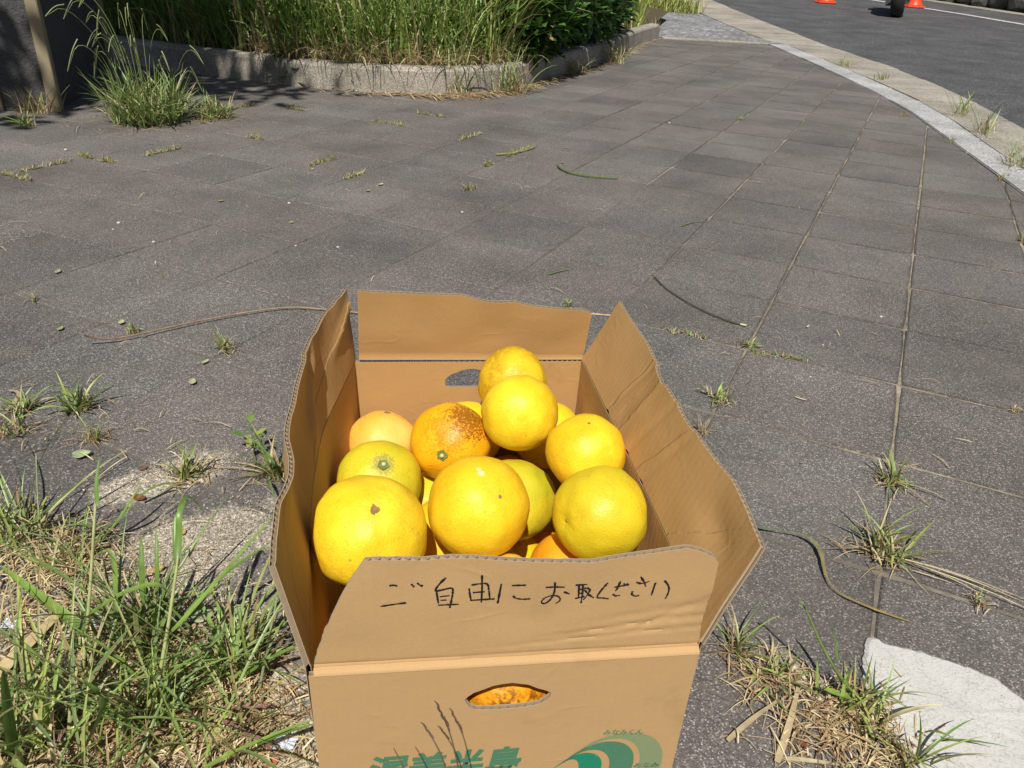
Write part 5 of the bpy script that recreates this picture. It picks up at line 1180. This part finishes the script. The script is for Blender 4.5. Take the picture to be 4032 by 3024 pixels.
# broad flat dead straw pieces
for (pts, wd, c, lb) in (([(-30, 2670, .012), (110, 2530, .016), (262, 2385, .012)], .017, (.56, .44, .24), 'broad flat pale dead reed piece at left edge'), ([(3060, 3000, .006), (3110, 2850, .01), (3145, 2700, .008)], .0075, (.5, .4, .24), 'broad flat dead reed piece at lower right'), ([(2865, 2915, .006), (2960, 2830, .009), (3060, 2760, .012)], .006, (.45, .36, .22), 'pointed dead reed piece below the box corner'),
    ([(3100, 2985, .006), (3200, 2995, .008), (3310, 3010, .006)], .005, (.52, .44, .27), 'flat straw piece at the bottom right centre'), ([(0, 2060, .01), (60, 2010, .016), (160, 1980, .012)], .008, (.48, .38, .2), 'curled dead reed at left edge by the bent stalk'), ([(20, 1620, .006), (75, 1560, .012), (70, 1540, .012), (30, 1535, .008)], .007, (.42, .33, .2), 'twisted dead leaf strip at left edge')):
    m = Mesh(); p0 = at(*pts[0]); m.ribbon([at(*p) - p0 for p in pts], lambda t, w_=wd: w_ * (.6 + .4 * math.sin(math.pi * min(1, t * 1.2 + .1))), c, [v * .9 for v in c], .08); tag(m.build('dead_reed', M_DRY, None, p0), lb, 'dead reed')

# --- sticks, stems and long leaves lying on the paving
def lying(name, label, cat, pts, r0, r1, c0, c1=None, leaf=None):
    m = Mesh(); p0 = at(*pts[0]); P = [at(*p) - p0 for p in pts]
    if leaf: m.ribbon(P, leaf, c0, c1, .07)
    else: m.stem(P, r0, r1, c0, c1, 7)
    return tag(m.build(name, M_GRASS if leaf else M_DRY, None, p0), label, cat)
lying('fallen_stick', 'long thin brown stick lying on paving left of the box', 'stick', [(328, 1318, .03), (380, 1335, .014), (480, 1332, .010), (700, 1280, .010), (900, 1240, .008), (1130, 1206, .007), (1260, 1216, .006), (1420, 1232, .005)], .0019, .0014, (.22, .13, .09), (.42, .3, .17))
lying('fallen_stick', 'short pale stick end showing right of the rear flap', 'stick', [(2310, 1235, .004), (2360, 1238, .004), (2415, 1243, .004)], .0025, .0015, (.5, .38, .24))
lying('cut_grass_stalk', 'green cut stem with white tip on paving behind right flap', 'stem', [(2570, 1082, .006), (2625, 1140, .006), (2750, 1215, .006), (2870, 1264, .006), (2925, 1278, .006)], .0013, .0021, (.06, .075, .03), (.10, .12, .045))
m = Mesh(); p0 = at(2915, 1276, .006); m.stem([(0, 0, 0), tuple(at(2938, 1281, .006) - p0)], .0022, .0023, (.6, .56, .34)); m.build('pale_tip', M_DRY, [o for o in bpy.data.objects if o.name.startswith('cut_grass_stalk')][0]).location = p0 - at(2570, 1082, .006)
lying('cut_grass_stalk', 'thin bent green stem on the middle paving', 'stem', [(2195, 648, .01), (2210, 668, .006), (2270, 688, .006), (2360, 698, .006), (2435, 701, .006)], .004, .0025, (.12, .17, .05))
lying('cut_grass_stalk', 'short yellowish stem near the planter front', 'stem', [(1955, 608, .005), (2020, 604, .006), (2075, 590, .006), (2110, 575, .01)], .004, .003, (.3, .28, .1))
lying('long_leaf', 'long twisted leaf, green turning brown, right of the box', 'leaf', [(2990, 2075, .010), (3080, 2090, .010), (3165, 2103, .012), (3232, 2150, .012), (3246, 2255, .008), (3285, 2328, .008), (3420, 2390, .006), (3530, 2430, .005), (3600, 2452, .004)], 0, 0, (.12, .2, .11), (.48, .30, .09), leaf=lambda t: (.0016 + .0050 * abs(math.cos(t * 7.5 + .3)) ** 1.5 * (1 - .45 * t)) * (1 - t ** 6))
for (pts, lb) in (([(2680, 890, .004), (2740, 870, .005), (2800, 872, .004)], 'thin green straw across a joint in middle right'), ([(2160, 1080, .004), (2210, 1065, .005), (2245, 1060, .004)], 'small green straw just beyond the box'), ([(540, 1960, .02), (620, 1905, .03), (720, 1900, .02)], 'flat green blade lying on the sand')):
    lying('green_straw', lb, 'grass blade', pts, 0, 0, (.16, .24, .06), leaf=lambda t: .004 * (1 - t ** 3) + .0008)
# --- fallen leaves, pebbles, petals
def fallen_leaf(px, py, L, W, c, a, lb, curl=.3, name='fallen_leaf'):
    P = at(px, py); V, F = [], []; n = 10; rr = random.Random(int(px))
    for i in range(n + 1):
        t = i / n; w_ = W * math.sin(math.pi * min(1, t ** .8)) ** .8 * .5 + .0002; x = (t - .5) * L
        for s_ in (-1, -.5, 0, .5, 1): V.append(Vector((x * math.cos(a) - s_ * w_ * math.sin(a), x * math.sin(a) + s_ * w_ * math.cos(a), .0035 + abs(s_) * W * curl * .5 + L * curl * .3 * (t - .5) ** 2 * 2 + rr.uniform(-1, 1) * W * .02)))
    for i in range(n):
        for k in range(4): b = i * 5 + k; F.append((b, b + 5, b + 6, b + 1))
    o = obj(name, V, F, M_DRY, None, None, True, [[v * rr.uniform(.85, 1.15) for v in c] for _ in V], P); md = o.modifiers.new('s', 'SOLIDIFY'); md.thickness = .0005
    tag(o, lb, 'leaf', 'fallen leaves on the ground')
BR, RD, OC, PG = (.16, .065, .03), (.22, .07, .035), (.5, .32, .13), (.36, .44, .24)
fallen_leaf(325, 1800, .026, .022, PG, .3, 'pale green fallen leaf left of the sandy patch', .35)
fallen_leaf(545, 1968, .024, .011, RD, 2.9, 'reddish fallen leaf on the sand patch', .3); fallen_leaf(565, 1850, .014, .011, (.2, .11, .07), .5, 'small brown leaf scrap above the reddish leaf', .2)
fallen_leaf(290, 2035, .016, .006, (.06, .045, .035), .1, 'dark brown leaf curl by the left weeds', .3); fallen_leaf(720, 2105, .012, .009, OC, 1.2, 'ochre leaf scrap on sand beside the stalk', .25)
fallen_leaf(620, 2255, .02, .010, OC, .6, 'curled ochre leaf behind the middle grass plant', .5); fallen_leaf(585, 2690, .03, .018, BR, 1.4, 'brown pointed leaf among the lower left straw', .3)
fallen_leaf(830, 2640, .028, .016, (.13, .05, .04), 1.1, 'dark red brown leaf by bright leafy grass', .4); fallen_leaf(95, 2640, .022, .012, RD, .3, 'red brown leaf near the broad reed piece', .3); fallen_leaf(280, 2265, .016, .010, RD, 2.4, 'small red leaf among left matted grass', .4)
fallen_leaf(1075, 3010, .014, .010, (.42, .16, .08), .8, 'orange brown leaf scrap at bottom by the box', .2); fallen_leaf(740, 2830, .024, .016, (.09, .055, .04), 2.0, 'dark brown leaf in the bottom straw', .3)
fallen_leaf(800, 2430, .034, .026, PG, .4, 'pale green withered leaf behind bright leafy grass', .2); fallen_leaf(950, 2420, .03, .022, PG, 2.6, 'second pale withered leaf beside the box', .2)
fallen_leaf(3340, 2680, .012, .006, RD, .4, 'tiny red leaf scrap by the leaning shoot', .3); fallen_leaf(3045, 2760, .014, .007, BR, 1., 'brown husk in the straggly weed', .4); fallen_leaf(3160, 2940, .010, .006, RD, 2., 'tiny reddish scrap in lower right straw', .3)
fallen_leaf(3150, 1575, .022, .0042, (.62, .54, .36), -.55, 'pale straw husk on slab right of the box', .2); fallen_leaf(3180, 1290, .016, .004, (.6, .5, .34), .9, 'pale husk on slab farther right', .2)
for px, py, c, lb in ((480, 1275, (.5, .52, .3), 'pale leaf scrap by the stick'), (240, 1300, (.25, .36, .1), 'green leaf scrap left of the stick tip'), (870, 795, (.2, .28, .12), 'grey green leaf scrap in left middle paving'), (230, 1075, (.3, .4, .2), 'green leaf scrap in left paving'), (1148, 880, (.3, .44, .1), 'bright green leaf scrap in middle paving'), (810, 1430, (.4, .5, .25), 'green leaf scrap below the upright weed'), (760, 1510, (.42, .48, .3), 'grey green leaf by the sandy weeds'), (1230, 670, (.55, .55, .2), 'yellow leaf scrap in the upper paving'), (1500, 730, (.6, .58, .42), 'pale oval leaf in upper middle paving'), (1450, 755, (.2, .28, .12), 'green leaf bit below the pale oval'), (2230, 585, (.35, .25, .18), 'brown leaf curl in the middle far paving'), (2215, 645, (.1, .16, .05), 'dark green leaf above bent green stem')):
    fallen_leaf(px, py, RND.uniform(.014, .024), RND.uniform(.008, .012), [lerp(v, g_, .35) for v, g_ in zip(c, (.4, .34, .2))], RND.uniform(0, 3), lb, .3)
M_PEB = mat_plain('white_pebble', (.48, .45, .38), .6, .4, var=.15, scale=90)
def pebble(px, py, r, lb, c=None):
    bm = bmesh.new(); r *= .75; bmesh.ops.create_icosphere(bm, subdivisions=2, radius=r)
    for v in bm.verts: v.co *= 1 + .3 * nz(v.co.x * 150 + px, v.co.y * 150, v.co.z * 150); v.co.z *= .6
    me = bpy.data.meshes.new('pebble'); bm.to_mesh(me); bm.free(); me.materials.append(M_PEB); P = at(px, py); o = link('pebble', me, None, (P.x, P.y, r * .5)); tag(o, lb, 'pebble', 'white pebbles on the paving')
for px, py, r, lb in ((3468, 1250, .005, 'white pebble on slab at right'), (468, 880, .007, 'white pebble in left paving'), (605, 955, .006, 'smaller pebble beside the left joint'), (1138, 803, .007, 'white pebble in middle paving'), (260, 592, .008, 'white pebble near the weed line at left'), (1820, 838, .006, 'white pebble beyond the box'), (1165, 970, .0045, 'tiny white pebble near joint crossing'), (1330, 975, .005, 'tiny bluish white pebble left of box top'), (445, 905, .004, 'tiny pebble by the left white pebble'), (3240, 1360, .003, 'tiny bright grain on right slab'), (3190, 1485, .003, 'tiny bright grain nearer the box on right slab'), (2635, 485, .007, 'pale pebble among the far slabs')): pebble(px, py, r, lb)
# bluish paper scraps
M_PAPER = mat_plain('bluish_paper', (.55, .6, .72), .6, .4, var=.3, scale=120)
for px, py, s_, lb in ((1125, 2935, .016, 'crumpled bluish white paper scrap beside the box'), (395, 2460, .010, 'small white paper scrap under the middle grass'), (50, 2470, .014, 'bluish paper scrap at left edge'), (865, 2575, .008, 'dark bluish scrap by the bright grass')):
    P = at(px, py); n = 6; V = [Vector(((i / n - .5) * s_ * 1.4, (j / n - .5) * s_, .004 + s_ * .35 * abs(nz(i * .6 + px, j * .6)) + .001)) for i in range(n + 1) for j in range(n + 1)]
    V = [Vector((v.x + .15 * s_ * nz(v.x * 200, v.y * 200 + px), v.y + .15 * s_ * nz(v.y * 200, v.x * 200), v.z)) for v in V]
    o = obj('paper_scrap', V, [(i * (n + 1) + j, (i + 1) * (n + 1) + j, (i + 1) * (n + 1) + j + 1, i * (n + 1) + j + 1) for i in range(n) for j in range(n)], M_PAPER, None, loc=P); md = o.modifiers.new('s', 'SOLIDIFY'); md.thickness = .0004; tag(o, lb, 'paper')
# loose grit on the sandy patches
V, F = [], []; C_ = []
tet = [Vector((1, 1, 1)), Vector((-1, -1, 1)), Vector((-1, 1, -1)), Vector((1, -1, -1))]
def grit(P, r, c):
    o = len(V); R_ = Matrix.Rotation(RND.uniform(0, 6.28), 3, Vector((RND.random() + .01, RND.random(), RND.random())))
    for q in tet: v = R_ @ q * r * RND.uniform(.4, .75); V.append((P[0] + v.x, P[1] + v.y, max(P[2] + v.z * .7 + r * .35, -.004))); C_.append(c)
    F.extend([(o, o + 1, o + 2), (o, o + 3, o + 1), (o, o + 2, o + 3), (o + 1, o + 3, o + 2)])
GC = [(.45, .4, .32), (.3, .26, .2), (.6, .56, .48), (.2, .18, .15), (.38, .33, .26)]
for (cx, cy, rx, ry, a) in SAND:
    for i in range(int(9000 * rx * ry / .02)):
        x, y = RND.gauss(0, .45) * rx, RND.gauss(0, .45) * ry; grit((cx + x * math.cos(a) - y * math.sin(a), cy + x * math.sin(a) + y * math.cos(a), 0), RND.choice((.0006, .0008, .001, .0014, .002)), rc(GC))
# grit caught in the joints nearest the camera
for i in range(2600):
    if RND.random() < .5: u, v = RND.randint(-3, 8), RND.uniform(-5, 5)
    else: u, v = RND.uniform(-3, 8), RND.randint(-5, 5)
    c = GO + GI * u + GJ * v
    if c.x < interp(KIN, c.y) and .3 < c.y < 4: grit((c.x + RND.gauss(0, .002), c.y + RND.gauss(0, .002), -.004), RND.choice((.001, .0015, .0022)), rc(GC))
tag(obj('loose_grit', V, F, M_DRY, None, None, False, C_), 'sandy grit lying on the paving and in its joints', 'grit', kind='stuff')
# --- dark seed stalks standing right in front of the box
for pts, lb, hd in (([(1830, 3150, .12), (1800, 3000, .165), (1772, 2880, .19), (1722, 2775, .205)], 'tallest dark seed stalk in front of the box print', True), ([(1790, 3150, .12), (1745, 2985, .165), (1705, 2910, .18), (1668, 2855, .19)], 'feathery dark seed stalk left of the tallest one', True), ([(1640, 3150, .11), (1590, 3020, .15), (1550, 2945, .17)], 'short green blade in front of the first green letter', False)):
    Y = .30; P = []
    for x, y, _ in pts: d = ray(x, y); P.append(CAM + d * ((Y + .004 * len(P)) / d.y))
    b = Vector((P[0].x + .006, P[0].y - .02, 0)); P = [b, b.lerp(P[0], .5) + Vector((.002, .004, 0))] + P; m = Mesh(); c = (.13, .13, .06) if 'green' not in lb.split()[1] else (.12, .2, .05)
    m.stem([p - b for p in P], .0009, .0003, c, (.12, .09, .06)); 
    if hd:
        for k in range(7):
            t = k / 7; p = P[-2].lerp(P[-1], t) - b; q_ = (P[-1] - P[-2]) * .3; m.ribbon([p, p + q_ * .5 + Vector((RND.uniform(-.0012, .0012), 0, .0003)), p + q_ + Vector((RND.uniform(-.0012, .0012), 0, RND.uniform(-.0005, .001)))], .0013, (.16, .11, .07))
    tag(m.build('seed_stalk', M_GRASS, None, b), lb, 'grass stalk', 'seed stalks in front of the box')
